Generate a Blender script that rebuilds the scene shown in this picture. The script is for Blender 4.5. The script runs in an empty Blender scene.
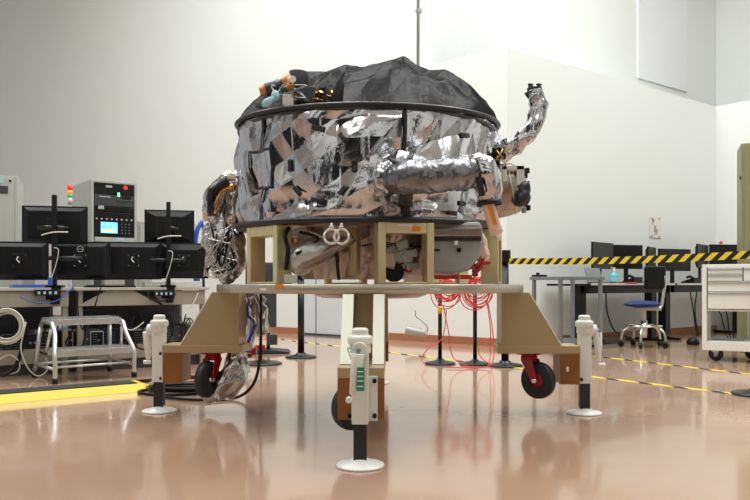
import bpy, bmesh, math, random
from mathutils import Vector, Matrix, noise
PI = math.pi
scene = bpy.context.scene
COL = scene.collection
F = 722.0; HC = 0.80; HZ = 284.0
# ------------------------------------------------------------------ camera, world, lights
cam_d = bpy.data.cameras.new('camera'); cam = bpy.data.objects.new('camera', cam_d); COL.objects.link(cam)
cam.location = (0, 0, HC); cam.rotation_euler = (PI/2, 0, 0)
cam_d.sensor_width = 36; cam_d.lens = F/750*36; cam_d.shift_y = (HZ-250)/750
cam_d.clip_start = .05; cam_d.clip_end = 200
scene.camera = cam
scene.view_settings.view_transform = 'Standard'; scene.view_settings.look = 'None'
scene.view_settings.exposure = 0.32; scene.view_settings.gamma = 1.0
scene.view_settings.use_curve_mapping = False
w = bpy.data.worlds.new('world'); scene.world = w; w.use_nodes = True
bg = w.node_tree.nodes['Background']; bg.inputs[0].default_value = (.92, .95, .95, 1); bg.inputs[1].default_value = .42
def area(name, loc, rot, sx, sy, power, col=(.97, 1, .985)):
    d = bpy.data.lights.new(name, 'AREA'); d.shape = 'RECTANGLE'; d.size = sx; d.size_y = sy; d.energy = power; d.color = col
    o = bpy.data.objects.new(name, d); COL.objects.link(o); o.location = loc; o.rotation_euler = rot
    return o
for lx in (-5.5, -1.6, 2.3, 6.2):
    area('ceiling_and_fill_light', (lx, 3.9, 8.6), (0, 0, 0), 1.9, 6.5, 225)
for lx in (-6.0, -1.0): area('ceiling_and_fill_light', (lx, 9.0, 8.6), (0, 0, 0), 3.6, 1.2, 190)
area('ceiling_and_fill_light', (4.5, 8.0, 8.6), (0, 0, 0), 3.6, 1.2, 170)
area('ceiling_and_fill_light', (3.3, 10.6, 8.6), (0, 0, 0), 2.0, .8, 35)  # fill lamp added to brighten the upper wall recess

# ------------------------------------------------------------------ materials
def mat(name, col, rough=.5, metal=0., var=0., vscale=8., col2=None, bump=0., bscale=40., emit=None, estr=0., coat=0., spec=.5, alpha=None, trans=0., stretch=None):
    m = bpy.data.materials.new(name); m.use_nodes = True
    nt = m.node_tree; b = nt.nodes['Principled BSDF']
    b.inputs['Base Color'].default_value = (*col, 1); b.inputs['Roughness'].default_value = rough
    b.inputs['Metallic'].default_value = metal; b.inputs['Coat Weight'].default_value = coat
    b.inputs['Specular IOR Level'].default_value = spec
    if trans: b.inputs['Transmission Weight'].default_value = trans
    tc = nt.nodes.new('ShaderNodeTexCoord')
    mp = nt.nodes.new('ShaderNodeMapping'); nt.links.new(tc.outputs['Object'], mp.inputs[0])
    if stretch: mp.inputs['Scale'].default_value = stretch
    n = nt.nodes.new('ShaderNodeTexNoise'); n.inputs['Scale'].default_value = vscale; n.inputs['Detail'].default_value = 4
    nt.links.new(mp.outputs[0], n.inputs['Vector'])
    r = nt.nodes.new('ShaderNodeValToRGB')
    c2 = col2 if col2 else tuple(max(0, c*(1-var)) for c in col)
    r.color_ramp.elements[0].position = .35; r.color_ramp.elements[1].position = .65
    r.color_ramp.elements[0].color = (*c2, 1); r.color_ramp.elements[1].color = (*col, 1)
    nt.links.new(n.outputs['Fac'], r.inputs[0]); nt.links.new(r.outputs[0], b.inputs['Base Color'])
    if bump:
        n2 = nt.nodes.new('ShaderNodeTexNoise'); n2.inputs['Scale'].default_value = bscale; n2.inputs['Detail'].default_value = 3
        nt.links.new(mp.outputs[0], n2.inputs['Vector'])
        bp = nt.nodes.new('ShaderNodeBump'); bp.inputs['Strength'].default_value = bump; bp.inputs['Distance'].default_value = .01
        nt.links.new(n2.outputs['Fac'], bp.inputs['Height']); nt.links.new(bp.outputs[0], b.inputs['Normal'])
    if emit:
        b.inputs['Emission Color'].default_value = (*emit, 1); b.inputs['Emission Strength'].default_value = estr
    return m
M = {}
M['wall'] = mat('wall_paint', (.81, .84, .815), .55, var=.02, vscale=.6)
M['wall_blue'] = mat('wall_panel_paint', (.84, .87, .88), .4, var=.02, vscale=.6)
M['ceiling'] = mat('ceiling_paint', (.85, .85, .83), .6, var=.02)
M['base'] = mat('baseboard_vinyl', (.42, .17, .08), .3, var=.15, vscale=3)
M['door'] = mat('door_paint', (.66, .70, .71), .35, var=.03)
M['trimgrey'] = mat('conduit_paint', (.34, .42, .39), .5, var=.05)
M['black'] = mat('black_plastic', (.006, .006, .007), .4, var=.3, spec=.3)
M['blackm'] = mat('black_metal', (.010, .010, .011), .3, metal=.2, var=.3)
M['screen'] = mat('dark_screen', (.006, .006, .008), .3, var=.2, spec=.3)
M['refl_dark'] = mat('dark_reflection_panel', (.010,.011,.016), .2, spec=.2, var=.5, vscale=.8)  # dark colour of the added panels mirrored in the foil
M['rubber'] = mat('black_rubber', (.02, .02, .022), .55, var=.3, bump=.15, bscale=90)
M['white'] = mat('white_enamel', (.80, .80, .76), .32, var=.04)
M['cream'] = mat('cream_metal', (.62, .61, .56), .4, var=.05)
M['grey'] = mat('grey_enamel', (.42, .43, .40), .45, var=.06)
M['lgrey'] = mat('rack_grey_enamel', (.44, .45, .41), .45, var=.05)
M['dgrey'] = mat('dark_grey_panel', (.05, .055, .06), .4, var=.25)
M['tan'] = mat('tan_laminate', (.34, .30, .24), .5, var=.08)
M['beige'] = mat('beige_laminate', (.50, .46, .39), .45, var=.06)
M['alu'] = mat('brushed_aluminium', (.72, .73, .74), .33, metal=.85, var=.12, vscale=20, bump=.05)
M['steel'] = mat('grey_steel', (.30, .32, .33), .35, metal=.7, var=.15)
M['chrome'] = mat('chrome', (.75, .75, .75), .14, metal=1, var=.1)
M['gold'] = mat('chromate_gold', (.50, .41, .22), .38, metal=.6, col2=(.53, .38, .23), vscale=3.5, bump=.03, bscale=30)
M['goldg'] = mat('chromate_yellow_green', (.74, .70, .38), .36, metal=.6, col2=(.70, .54, .33), vscale=5)
M['ring'] = mat('chromate_ring', (.52, .49, .42), .34, metal=.8, col2=(.44, .40, .33), vscale=5, bump=.04, bscale=30)
M['gold_lit'] = mat('chromate_lit_edge', (.93, .93, .82), .45, metal=.1, col2=(.90, .91, .78), vscale=3)  # pale copy of the gold, light on the gusset slopes painted in
M['amber'] = mat('amber_chromate_block', (.32, .125, .03), .45, metal=.3, col2=(.23, .09, .022), vscale=6)
M['green'] = mat('chromate_olive', (.33, .31, .16), .4, metal=.6, var=.15)
M['red'] = mat('red_paint', (.42, .012, .015), .3, var=.15)
M['redc'] = mat('red_cable', (.75, .05, .04), .4, var=.1)
M['yellow'] = mat('yellow_polymer', (.70, .54, .010), .4, var=.06)
M['blue'] = mat('blue_plastic', (.03, .12, .52), .35, var=.15)
M['navy'] = mat('navy_fabric', (.012, .04, .16), .8, var=.2, bump=.2, bscale=200)
M['orange'] = mat('orange_tape', (.80, .26, .02), .4, var=.1)
M['copper'] = mat('copper_orange', (.70, .28, .12), .4, metal=.3, var=.2)
M['peach'] = mat('peach_tube', (.80, .60, .47), .35, var=.06)
M['olive'] = mat('olive_locker_paint', (.235, .225, .12), .45, var=.05)
M['teal'] = mat('sanitizer_gel', (.10, .55, .62), .15, var=.1)
M['sgreen'] = mat('green_sticker', (.01, .26, .14), .4, var=.1)
M['paper'] = mat('paper', (.80, .80, .76), .6, var=.02)
M['cablew'] = mat('white_cable', (.66, .66, .60), .4, var=.05)
M['brownfoil'] = mat('brown_film', (.30, .215, .175), .30, metal=.8, col2=(.42, .36, .33), vscale=6, bump=.5, bscale=14)
M['silverdull'] = mat('silver_blanket', (.62, .61, .60), .36, metal=.8, var=.15, bump=.35, bscale=18)
M['greycan'] = mat('grey_canister', (.40, .40, .38), .42, metal=.3, var=.1, bump=.15, bscale=10)
M['tape'] = mat('black_tape', (.012, .012, .017), .35, var=.2, bump=.1)
M['tarp'] = mat('black_film_drape', (.005, .0045, .005), .38, var=.3, vscale=6, bump=.4, bscale=22, spec=.06)
M['goldfoil'] = mat('gold_foil', (.75, .42, .10), .2, metal=1, var=.3, vscale=12)
M['led_r'] = mat('lamp_red', (.6, .03, .02), .3, emit=(.9, .05, .02), estr=.35)
M['led_o'] = mat('lamp_amber', (.8, .3, .02), .3, emit=(1, .4, .02), estr=.35)
M['led_g'] = mat('lamp_green', (.02, .35, .15), .3, emit=(.02, .5, .2), estr=.25)
M['ledgreen'] = mat('indicator_green', (.1, .9, .3), .3, emit=(.2, 1, .4), estr=1.5)
M['lcd'] = mat('blue_screen', (.1, .4, .6), .3, emit=(.18, .55, .80), estr=.8, col2=(.3, .6, .6))
M['lcdy'] = mat('yellow_screen_bar', (.8, .8, .3), .3, emit=(.75, .8, .35), estr=.8)
M['lblue'] = mat('pale_blue_label', (.35, .6, .7), .4)

def foil_mat():
    m = bpy.data.materials.new('silver_foil'); m.use_nodes = True
    nt = m.node_tree; b = nt.nodes['Principled BSDF']; b.inputs['Metallic'].default_value = 1; b.inputs['Roughness'].default_value = .16
    tc = nt.nodes.new('ShaderNodeTexCoord')
    n = nt.nodes.new('ShaderNodeTexNoise'); n.inputs['Scale'].default_value = 3; n.inputs['Detail'].default_value = 3
    nt.links.new(tc.outputs['Object'], n.inputs['Vector'])
    r = nt.nodes.new('ShaderNodeValToRGB'); r.color_ramp.elements[0].color = (.44, .43, .45, 1); r.color_ramp.elements[1].color = (.70, .70, .73, 1)
    nt.links.new(n.outputs['Fac'], r.inputs[0]); nt.links.new(r.outputs[0], b.inputs['Base Color'])
    rr = nt.nodes.new('ShaderNodeMapRange'); rr.inputs['To Min'].default_value = .06; rr.inputs['To Max'].default_value = .22
    nt.links.new(n.outputs['Fac'], rr.inputs['Value']); nt.links.new(rr.outputs[0], b.inputs['Roughness'])
    v = nt.nodes.new('ShaderNodeTexVoronoi'); v.inputs['Scale'].default_value = 95
    nt.links.new(tc.outputs['Object'], v.inputs['Vector'])
    n3 = nt.nodes.new('ShaderNodeTexNoise'); n3.inputs['Scale'].default_value = 24; n3.inputs['Detail'].default_value = 4; n3.inputs['Distortion'].default_value = 1.2
    nt.links.new(tc.outputs['Object'], n3.inputs['Vector'])
    b1 = nt.nodes.new('ShaderNodeBump'); b1.inputs['Strength'].default_value = .16; b1.inputs['Distance'].default_value = .0012
    b2 = nt.nodes.new('ShaderNodeBump'); b2.inputs['Strength'].default_value = .06; b2.inputs['Distance'].default_value = .003
    nt.links.new(v.outputs['Distance'], b1.inputs['Height']); nt.links.new(n3.outputs['Fac'], b2.inputs['Height'])
    nt.links.new(b2.outputs[0], b1.inputs['Normal']); nt.links.new(b1.outputs[0], b.inputs['Normal'])
    return m
M['foil'] = foil_mat()
M['foil_dark'] = mat('grey_foil', (.27, .27, .29), .24, metal=1, col2=(.18,.18,.20), vscale=9, bump=.30, bscale=60)
def drape_mat():
    m = bpy.data.materials.new('black_film_drape'); m.use_nodes = True; nt = m.node_tree
    for n in list(nt.nodes):
        if n.type == 'BSDF_PRINCIPLED': nt.nodes.remove(n)
    out = [n for n in nt.nodes if n.type == 'OUTPUT_MATERIAL'][0]
    d = nt.nodes.new('ShaderNodeBsdfDiffuse'); d.inputs[0].default_value = (.012,.011,.012,1)
    g = nt.nodes.new('ShaderNodeBsdfGlossy'); g.inputs['Color'].default_value = (.9,.88,.88,1); g.inputs['Roughness'].default_value = .30
    tc = nt.nodes.new('ShaderNodeTexCoord'); n = nt.nodes.new('ShaderNodeTexNoise'); n.inputs['Scale'].default_value = 16; n.inputs['Detail'].default_value = 5; n.inputs['Distortion'].default_value = 1.
    nt.links.new(tc.outputs['Object'], n.inputs['Vector'])
    bp = nt.nodes.new('ShaderNodeBump'); bp.inputs['Strength'].default_value = .5; bp.inputs['Distance'].default_value = .008
    nt.links.new(n.outputs['Fac'], bp.inputs['Height']); nt.links.new(bp.outputs[0], d.inputs['Normal']); nt.links.new(bp.outputs[0], g.inputs['Normal'])
    mx = nt.nodes.new('ShaderNodeMixShader'); mx.inputs[0].default_value = .030
    nt.links.new(d.outputs[0], mx.inputs[1]); nt.links.new(g.outputs[0], mx.inputs[2]); nt.links.new(mx.outputs[0], out.inputs['Surface'])
    return m
M['tarp'] = drape_mat()

def floor_mat():
    m = bpy.data.materials.new('polished_epoxy_floor'); m.use_nodes = True
    nt = m.node_tree; b = nt.nodes['Principled BSDF']
    b.inputs['Specular IOR Level'].default_value = 1.0; b.inputs['Coat Weight'].default_value = .3; b.inputs['Coat IOR'].default_value = 1.5; b.inputs['Coat Roughness'].default_value = .05
    tc = nt.nodes.new('ShaderNodeTexCoord')
    n = nt.nodes.new('ShaderNodeTexNoise'); n.inputs['Scale'].default_value = .7; n.inputs['Detail'].default_value = 6
    nt.links.new(tc.outputs['Object'], n.inputs['Vector'])
    r = nt.nodes.new('ShaderNodeValToRGB'); r.color_ramp.elements[0].position = .3; r.color_ramp.elements[1].position = .7
    r.color_ramp.elements[0].color = (.40, .245, .165, 1); r.color_ramp.elements[1].color = (.50, .33, .235, 1)
    nt.links.new(n.outputs['Fac'], r.inputs[0]); nt.links.new(r.outputs[0], b.inputs['Base Color'])
    n2 = nt.nodes.new('ShaderNodeTexNoise'); n2.inputs['Scale'].default_value = 2.2; n2.inputs['Detail'].default_value = 5; n2.inputs['Distortion'].default_value = .6
    nt.links.new(tc.outputs['Object'], n2.inputs['Vector'])
    rr = nt.nodes.new('ShaderNodeMapRange'); rr.inputs['To Min'].default_value = .07; rr.inputs['To Max'].default_value = .19
    nt.links.new(n2.outputs['Fac'], rr.inputs['Value']); nt.links.new(rr.outputs[0], b.inputs['Roughness'])
    n3 = nt.nodes.new('ShaderNodeTexNoise'); n3.inputs['Scale'].default_value = 5; n3.inputs['Detail'].default_value = 2
    nt.links.new(tc.outputs['Object'], n3.inputs['Vector'])
    bp = nt.nodes.new('ShaderNodeBump'); bp.inputs['Strength'].default_value = .12; bp.inputs['Distance'].default_value = .01
    nt.links.new(n3.outputs['Fac'], bp.inputs['Height']); nt.links.new(bp.outputs[0], b.inputs['Normal'])
    return m
M['floor'] = floor_mat()

def stripe_mat(name, period, slant, frac=.5):
    m = bpy.data.materials.new(name); m.use_nodes = True
    nt = m.node_tree; b = nt.nodes['Principled BSDF']; b.inputs['Roughness'].default_value = .45
    uv = nt.nodes.new('ShaderNodeTexCoord'); s = nt.nodes.new('ShaderNodeSeparateXYZ'); nt.links.new(uv.outputs['UV'], s.inputs[0])
    a = nt.nodes.new('ShaderNodeMath'); a.operation = 'MULTIPLY_ADD'; a.inputs[1].default_value = slant
    nt.links.new(s.outputs['Y'], a.inputs[0]); nt.links.new(s.outputs['X'], a.inputs[2])
    d = nt.nodes.new('ShaderNodeMath'); d.operation = 'DIVIDE'; d.inputs[1].default_value = period; nt.links.new(a.outputs[0], d.inputs[0])
    f = nt.nodes.new('ShaderNodeMath'); f.operation = 'FRACT'; nt.links.new(d.outputs[0], f.inputs[0])
    l = nt.nodes.new('ShaderNodeMath'); l.operation = 'LESS_THAN'; l.inputs[1].default_value = frac; nt.links.new(f.outputs[0], l.inputs[0])
    mx = nt.nodes.new('ShaderNodeMix'); mx.data_type = 'RGBA'
    mx.inputs[6].default_value = (.012, .012, .012, 1); mx.inputs[7].default_value = (.85, .66, .04, 1)
    nt.links.new(l.outputs[0], mx.inputs[0]); nt.links.new(mx.outputs[2], b.inputs['Base Color'])
    return m
M['belt'] = stripe_mat('hazard_belt', .104, -1.1)
M['ftape'] = stripe_mat('hazard_floor_tape', .30, 1.5, .62)

# ------------------------------------------------------------------ mesh helpers
class MB:
    def __init__(s): s.v = []; s.f = []; s.sm = []
    def add(s, vs, fs, smooth=False):
        k = len(s.v); s.v += [Vector(p) for p in vs]; s.f += [tuple(i+k for i in q) for q in fs]; s.sm += [smooth]*len(fs)
        return s
    def box(s, x0, x1, y0, y1, z0, z1, mx=None):
        vs = [Vector(p) for p in ((x0,y0,z0),(x1,y0,z0),(x1,y1,z0),(x0,y1,z0),(x0,y0,z1),(x1,y0,z1),(x1,y1,z1),(x0,y1,z1))]
        if mx: vs = [mx @ p for p in vs]
        return s.add(vs, [(0,3,2,1),(4,5,6,7),(0,1,5,4),(1,2,6,5),(2,3,7,6),(3,0,4,7)])
    def cbox(s, c, d, rz=0, rx=0, ry=0):
        mx = Matrix.Translation(c) @ Matrix.Rotation(rz,4,'Z') @ Matrix.Rotation(ry,4,'Y') @ Matrix.Rotation(rx,4,'X')
        return s.box(-d[0]/2, d[0]/2, -d[1]/2, d[1]/2, -d[2]/2, d[2]/2, mx)
    def prism(s, pts, o, ax, ay, az, t):
        # polygon pts in plane (ax, ay), thickness t along az centred
        o = Vector(o); ax = Vector(ax); ay = Vector(ay); az = Vector(az); n = len(pts)
        vs = [o+ax*p[0]+ay*p[1]-az*t/2 for p in pts]+[o+ax*p[0]+ay*p[1]+az*t/2 for p in pts]
        return s.add(vs, [tuple(range(n-1,-1,-1)), tuple(range(n,2*n))]+[(i,(i+1)%n,n+(i+1)%n,n+i) for i in range(n)])
    def tube(s, pts, r, seg=10, caps=True, rf=None, close=False):
        pts = [Vector(p) for p in pts]; n = len(pts); rs = r if isinstance(r, (list, tuple)) else [r]*n
        vs = []; up = None
        for i, p in enumerate(pts):
            if close: t = pts[(i+1)%n]-pts[i-1]
            else: t = pts[min(i+1,n-1)]-pts[max(i-1,0)]
            t = t.normalized() if t.length > 1e-9 else Vector((0,0,1))
            if up is None: up = t.orthogonal().normalized()
            up = (up-t*up.dot(t)); up = up.normalized() if up.length > 1e-6 else t.orthogonal().normalized()
            b = t.cross(up)
            for k in range(seg):
                a = 2*PI*k/seg; d = up*math.cos(a)+b*math.sin(a)
                q = p+d*rs[i]
                if rf: q = q+d*rf(q)
                vs.append(q)
        fs = [(i*seg+k, i*seg+(k+1)%seg, ((i+1)%n)*seg+(k+1)%seg, ((i+1)%n)*seg+k) for i in range(n if close else n-1) for k in range(seg)]
        s.add(vs, fs, True)
        if caps and not close:
            k = len(s.v)-n*seg
            s.f += [tuple(k+j for j in range(seg-1,-1,-1)), tuple(k+(n-1)*seg+j for j in range(seg))]; s.sm += [False, False]
        return s
    def cyl(s, a, b, r, seg=20, r2=None):
        return s.tube([a, b], [r, r if r2 is None else r2], seg)
    def lathe(s, prof, c=(0,0,0), seg=40, mx=None, smooth=True):
        c = Vector(c); vs = []; n = len(prof)
        for r, z in prof:
            for k in range(seg):
                a = 2*PI*k/seg; p = Vector((r*math.cos(a), r*math.sin(a), z))
                vs.append((mx @ p if mx else p)+c)
        fs = [(i*seg+k, i*seg+(k+1)%seg, (i+1)*seg+(k+1)%seg, (i+1)*seg+k) for i in range(n-1) for k in range(seg)]
        return s.add(vs, fs, smooth)
    def blob(s, c, r, amp=.02, seed=0, nu=48, nv=32, fr=6.0, mx=None):
        c = Vector(c); vs = []
        for j in range(nv+1):
            ph = PI*j/nv
            for i in range(nu):
                a = 2*PI*i/nu; d = Vector((math.sin(ph)*math.cos(a), math.sin(ph)*math.sin(a), math.cos(ph)))
                p = Vector((d.x*r[0], d.y*r[1], d.z*r[2]))
                p = p+d*crumple(p+Vector((seed*3.1,0,0)), amp, fr)
                if mx: p = mx @ p
                vs.append(c+p)
        fs = [(j*nu+i, (j+1)*nu+i, (j+1)*nu+(i+1)%nu, j*nu+(i+1)%nu) for j in range(nv) for i in range(nu)]
        return s.add(vs, fs, False)
    def build(s, name, m, parent=None, bevel=0., loc=None, rz=0):
        me = bpy.data.meshes.new(name); me.from_pydata([tuple(p) for p in s.v], [], s.f)
        me.polygons.foreach_set('use_smooth', s.sm); me.materials.append(M[m] if isinstance(m, str) else m); me.update()
        bm = bmesh.new(); bm.from_mesh(me); bmesh.ops.recalc_face_normals(bm, faces=bm.faces); bm.to_mesh(me); bm.free()
        o = bpy.data.objects.new(name, me); COL.objects.link(o)
        if parent: o.parent = parent
        if loc is not None: o.location = loc
        o.rotation_euler = (0,0,rz)
        if bevel:
            b = o.modifiers.new('bevel','BEVEL'); b.width = bevel; b.segments = 2; b.limit_method = 'ANGLE'; b.angle_limit = math.radians(40)
        return o
def tri(x): return abs((x % 1.0)-.5)*4-1
_rd = random.Random(5)
DIRS = []
for i in range(9):
    d = Vector((_rd.gauss(0,1), _rd.gauss(0,1), _rd.gauss(0,1.2))).normalized()
    DIRS.append((d, _rd.uniform(.7,1.6), _rd.random()))
def folds(p, amp, fr):
    q = p+noise.noise_vector(p*2.1)*.07; f = 0.
    for i, (d, k, ph) in enumerate(DIRS[:6]):
        f += (1.,.9,.75,.5,.35,.25)[i]*tri(q.dot(d)*fr*k*(.30,.40,.55,.85,1.2,1.7)[i]+ph)
    return amp*f/2.4
def crumple(p, amp, fr=4.0):
    wv = noise.noise_vector(p*1.7)*.13 + noise.noise_vector(p*5+Vector((9,2,4)))*.02
    q = p+wv; f = 0.; a = 1.; tot = 0.
    for i, (d, k, ph) in enumerate(DIRS):
        a = (1.,.8,.7,.45,.4,.3,.2,.16,.12)[i]; fq = fr*k*(1,1.3,1.6,2.3,2.9,3.6,5,6.2,8)[i]*.35
        f += a*tri(q.dot(d)*fq+ph)/(1+i*.25); tot += a
    return amp*f/tot*2.2
def tag(o, label=None, cat=None, group=None, kind=None):
    if label: o['label'] = label
    if cat: o['category'] = cat
    if group: o['group'] = group
    if kind: o['kind'] = kind
    return o
def thing(name, label, cat, loc=(0,0,0), rz=0, group=None):
    o = bpy.data.objects.new(name, None); COL.objects.link(o); o.location = loc; o.rotation_euler = (0,0,rz); o.empty_display_size = .1
    return tag(o, label, cat, group)
def at(px, py, Y): return Vector(((px-375)/F*Y, Y, HC-(py-HZ)/F*Y))
def fl(px, py):
    Y = F*HC/(py-HZ); return Vector(((px-375)/F*Y, Y, 0))
def crom(pts, n=8):
    pts = [Vector(p) for p in pts]; out = []
    for i in range(len(pts)-1):
        p0 = pts[max(i-1,0)]; p1 = pts[i]; p2 = pts[i+1]; p3 = pts[min(i+2,len(pts)-1)]
        for k in range(n):
            t = k/n
            out.append(.5*((2*p1)+(p2-p0)*t+(2*p0-5*p1+4*p2-p3)*t*t+(3*p1-p0-3*p2+p3)*t**3))
    out.append(pts[-1]); return out
def copy_tree(o, parent=None):
    c = o.copy(); COL.objects.link(c)
    if parent: c.parent = parent
    for ch in list(o.children): copy_tree(ch, c)
    return c
def text_part(txt, size, parent, m, loc, rot, name='lettering', ext=.0008):
    cu = bpy.data.curves.new(name, 'FONT'); cu.body = txt; cu.size = size; cu.extrude = ext; cu.align_x = 'CENTER'; cu.align_y = 'CENTER'
    t = bpy.data.objects.new('tmp', cu); COL.objects.link(t)
    dg = bpy.context.evaluated_depsgraph_get(); me = bpy.data.meshes.new_from_object(t.evaluated_get(dg))
    bpy.data.objects.remove(t); me.materials.clear(); me.materials.append(M[m])
    o = bpy.data.objects.new(name, me); COL.objects.link(o); o.parent = parent; o.location = loc; o.rotation_euler = rot
    return o

# ------------------------------------------------------------------ room
b = MB(); b.box(-20, 16, -9, 28, -.1, 0); tag(b.build('floor', 'floor'), kind='structure')
Pc = Vector((1.68, 9.2)); dR = Vector((.8,.6)); nR = Vector((-.6,.8)); dL = Vector((-.78,.626)).normalized(); nL = Vector((dL.y, -dL.x))
if nL.y < 0: nL = -nL
LZ = 3.82; HT = 8.9; RC = 1.2
def slab(A, B, nb, th, z0, z1, name, m):
    mb = MB(); A = Vector(A); B = Vector(B); nb = Vector(nb)
    ps = [A, B, B+nb*th, A+nb*th]
    vs = [(p.x,p.y,z0) for p in ps]+[(p.x,p.y,z1) for p in ps]
    mb.add(vs, [(0,3,2,1),(4,5,6,7),(0,1,5,4),(1,2,6,5),(2,3,7,6),(3,0,4,7)])
    o = mb.build(name, m); tag(o, kind='structure'); return o
# right wall lower ends where it meets x-pixel 716
kk = (716-375)/F
tR = (kk*Pc.y-Pc.x)/(dR.x-kk*dR.y); ER = Pc+dR*tR
EL = Pc+dL*24.0
# upper corner
det = nR.x*nL.y-nR.y*nL.x; a_ = Vector(((RC*nL.y-RC*nR.y)/det, (nR.x*RC-nL.x*RC)/det)); Pu = Pc+a_
slab(Pc, ER, nR, 1.5, 0, LZ, 'wall_right', 'wall')
S419 = Pc+dL*(((419-375)/F*Pc.y-Pc.x)/(dL.x-(419-375)/F*dL.y))
slab(Pc, S419, nL, 1.5, 0, LZ, 'wall_left_lower', 'wall')
slab(S419, EL, nL, 1.5, 0, HT, 'wall_left', 'wall')
tU = (kk*Pu.y-Pu.x)/(dR.x-kk*dR.y); EU = Pu+dR*tU
slab(Pu, EU+dR*.3, nR, .4, LZ, HT, 'wall_right_upper', 'wall')
slab(Pu, Pu+dL*1.8, nL, .4, LZ, HT, 'wall_left_upper', 'wall')
dF = Vector((.6,-.8))
slab(ER, ER+dF*11, dR, .3, 0, LZ, 'wall_far', 'wall')
slab(EU, EU+dF*13, dR, .3, LZ, HT, 'wall_far_upper', 'wall')
b = MB(); b.box(-20, 16, -9, 28, HT, HT+.2); tag(b.build('ceiling', 'ceiling'), kind='structure')
# ceiling fixtures' lamps hang just below the ceiling
# window panel on the upper right wall
def on_line(P, d, px):
    k = (px-375)/F; t = (k*P.y-P.x)/(d.x-k*d.y); return P+d*t
W0 = on_line(Pu, dR, 637); W1 = on_line(Pu, dR, 686)
wf = slab(W0, W1, -nR, .03, 4.50, 7.2, 'window_1', 'wall_blue')
# corner seam and conduit on the left wall
q = S419+nL*.01; b = MB(); b.cyl((q.x-nL.x*.03, q.y-nL.y*.03, LZ), (q.x-nL.x*.03, q.y-nL.y*.03, HT), .022, 12)
for z in (4.6, 5.6, 6.6): b.cbox((q.x-nL.x*.02, q.y-nL.y*.02, z), (.08,.05,.05), math.atan2(dL.y,dL.x))
tag(b.build('trim_1', 'trimgrey'), kind='structure')
# wall behind the camera with added dark panels, unseen, for the foil to reflect
b = MB(); b.box(-20, 16, -2.6, -2.3, 0, HT); tag(b.build('wall_back', 'wall'), kind='structure')
for i, (x0, x1, z0, z1) in enumerate(((-9.5,-6.6,.1,3.1),(-6.2,-2.6,.1,3.1),(-2.2,-1.2,0,2.6),(-.7,1.0,.1,3.1),(1.4,3.9,.1,3.1),(6.3,9.5,.1,3.1),(-12.5,-10.5,0,2.4),(-5,7,4.0,5.0))):
    b = MB(); b.box(x0, x1, -2.3, -2.25, z0, z1); tag(b.build('window_%d' % (i+2), 'refl_dark'), kind='structure')
b = MB(); b.box(15.7, 16, -9, 3, 0, HT); tag(b.build('wall_side', 'wall'), kind='structure')
b = MB(); b.box(15.64, 15.7, -6, 1, 0, 4); tag(b.build('reflect_panel_side', 'dgrey'), kind='structure')  # unseen dark slab added on the side wall for foil reflections
# baseboards
DA = on_line(Pc, dL, 303); DB = on_line(Pc, dL, 362)
slab(Pc, DB, -nL, .015, 0, .10, 'baseboard_left', 'base')
slab(DA, EL, -nL, .015, 0, .10, 'baseboard_left_far', 'base')
slab(Pc, ER, -nR, .015, 0, .10, 'baseboard_right', 'base')
# double door
dm = (DA+DB)/2
d1 = slab(DB, DA, -nL, .02, 0.012, 2.15, 'door_1', 'door')
q0 = on_line(Pc, dL, 317)
ch = slab(q0-dL*.008, q0+dL*.008, -nL, .028, .02, 2.13, 'seam', 'steel'); ch.parent = d1; del ch['kind']
ch = slab(DB, DA, -nL, .05, 0, .03, 'threshold', 'dgrey'); ch.parent = d1; del ch['kind']

# ------------------------------------------------------------------ support stand
SX, SY = -.030, 4.50
stand = thing('support_stand', 'gold chromate metal stand, round ring on four wheeled legs, holding foil wrapped spacecraft', 'stand', (SX, SY, 0), math.radians(-1.5))
b = MB(); b.lathe([(.80,.750),(.930,.750),(.936,.754),(.936,.795),(.930,.799),(.80,.799),(.80,.750)], seg=160)
ring = b.build('support_ring', 'ring', stand, 0)
# stickers on the ring (unreadable white tags and an orange tag)
def ring_tag(px, w_, z0, z1, m, name='sticker'):
    k = (px-375)/F; X = k*3.6; th = math.asin((X-SX)/.937)
    mb = MB(); n = 6; vs = []; fs = []
    for i in range(n+1):
        a = th-math.radians(-1.5)+ (i/n-.5)*w_/.938 + math.radians(-1.5)*0
        vs += [(.9375*math.sin(a), -.9375*math.cos(a), z0), (.9375*math.sin(a), -.9375*math.cos(a), z1)]
    fs = [(2*i,2*i+2,2*i+3,2*i+1) for i in range(n)]
    # thickness
    m2 = len(vs); vs += [(v[0]*1.0015, v[1]*1.0015, v[2]) for v in vs]
    fs += [tuple(m2+j for j in f[::-1]) for f in fs] + [(0,1,m2+1,m2),(2*n+1,2*n,m2+2*n,m2+2*n+1)]
    mb.add(vs, fs); return mb.build(name, m, ring)
ring_tag(259, .046, .766, .778, 'paper'); ring_tag(436, .058, .768, .778, 'paper'); ring_tag(277, .05, .777, .7985, 'orange')
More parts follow.
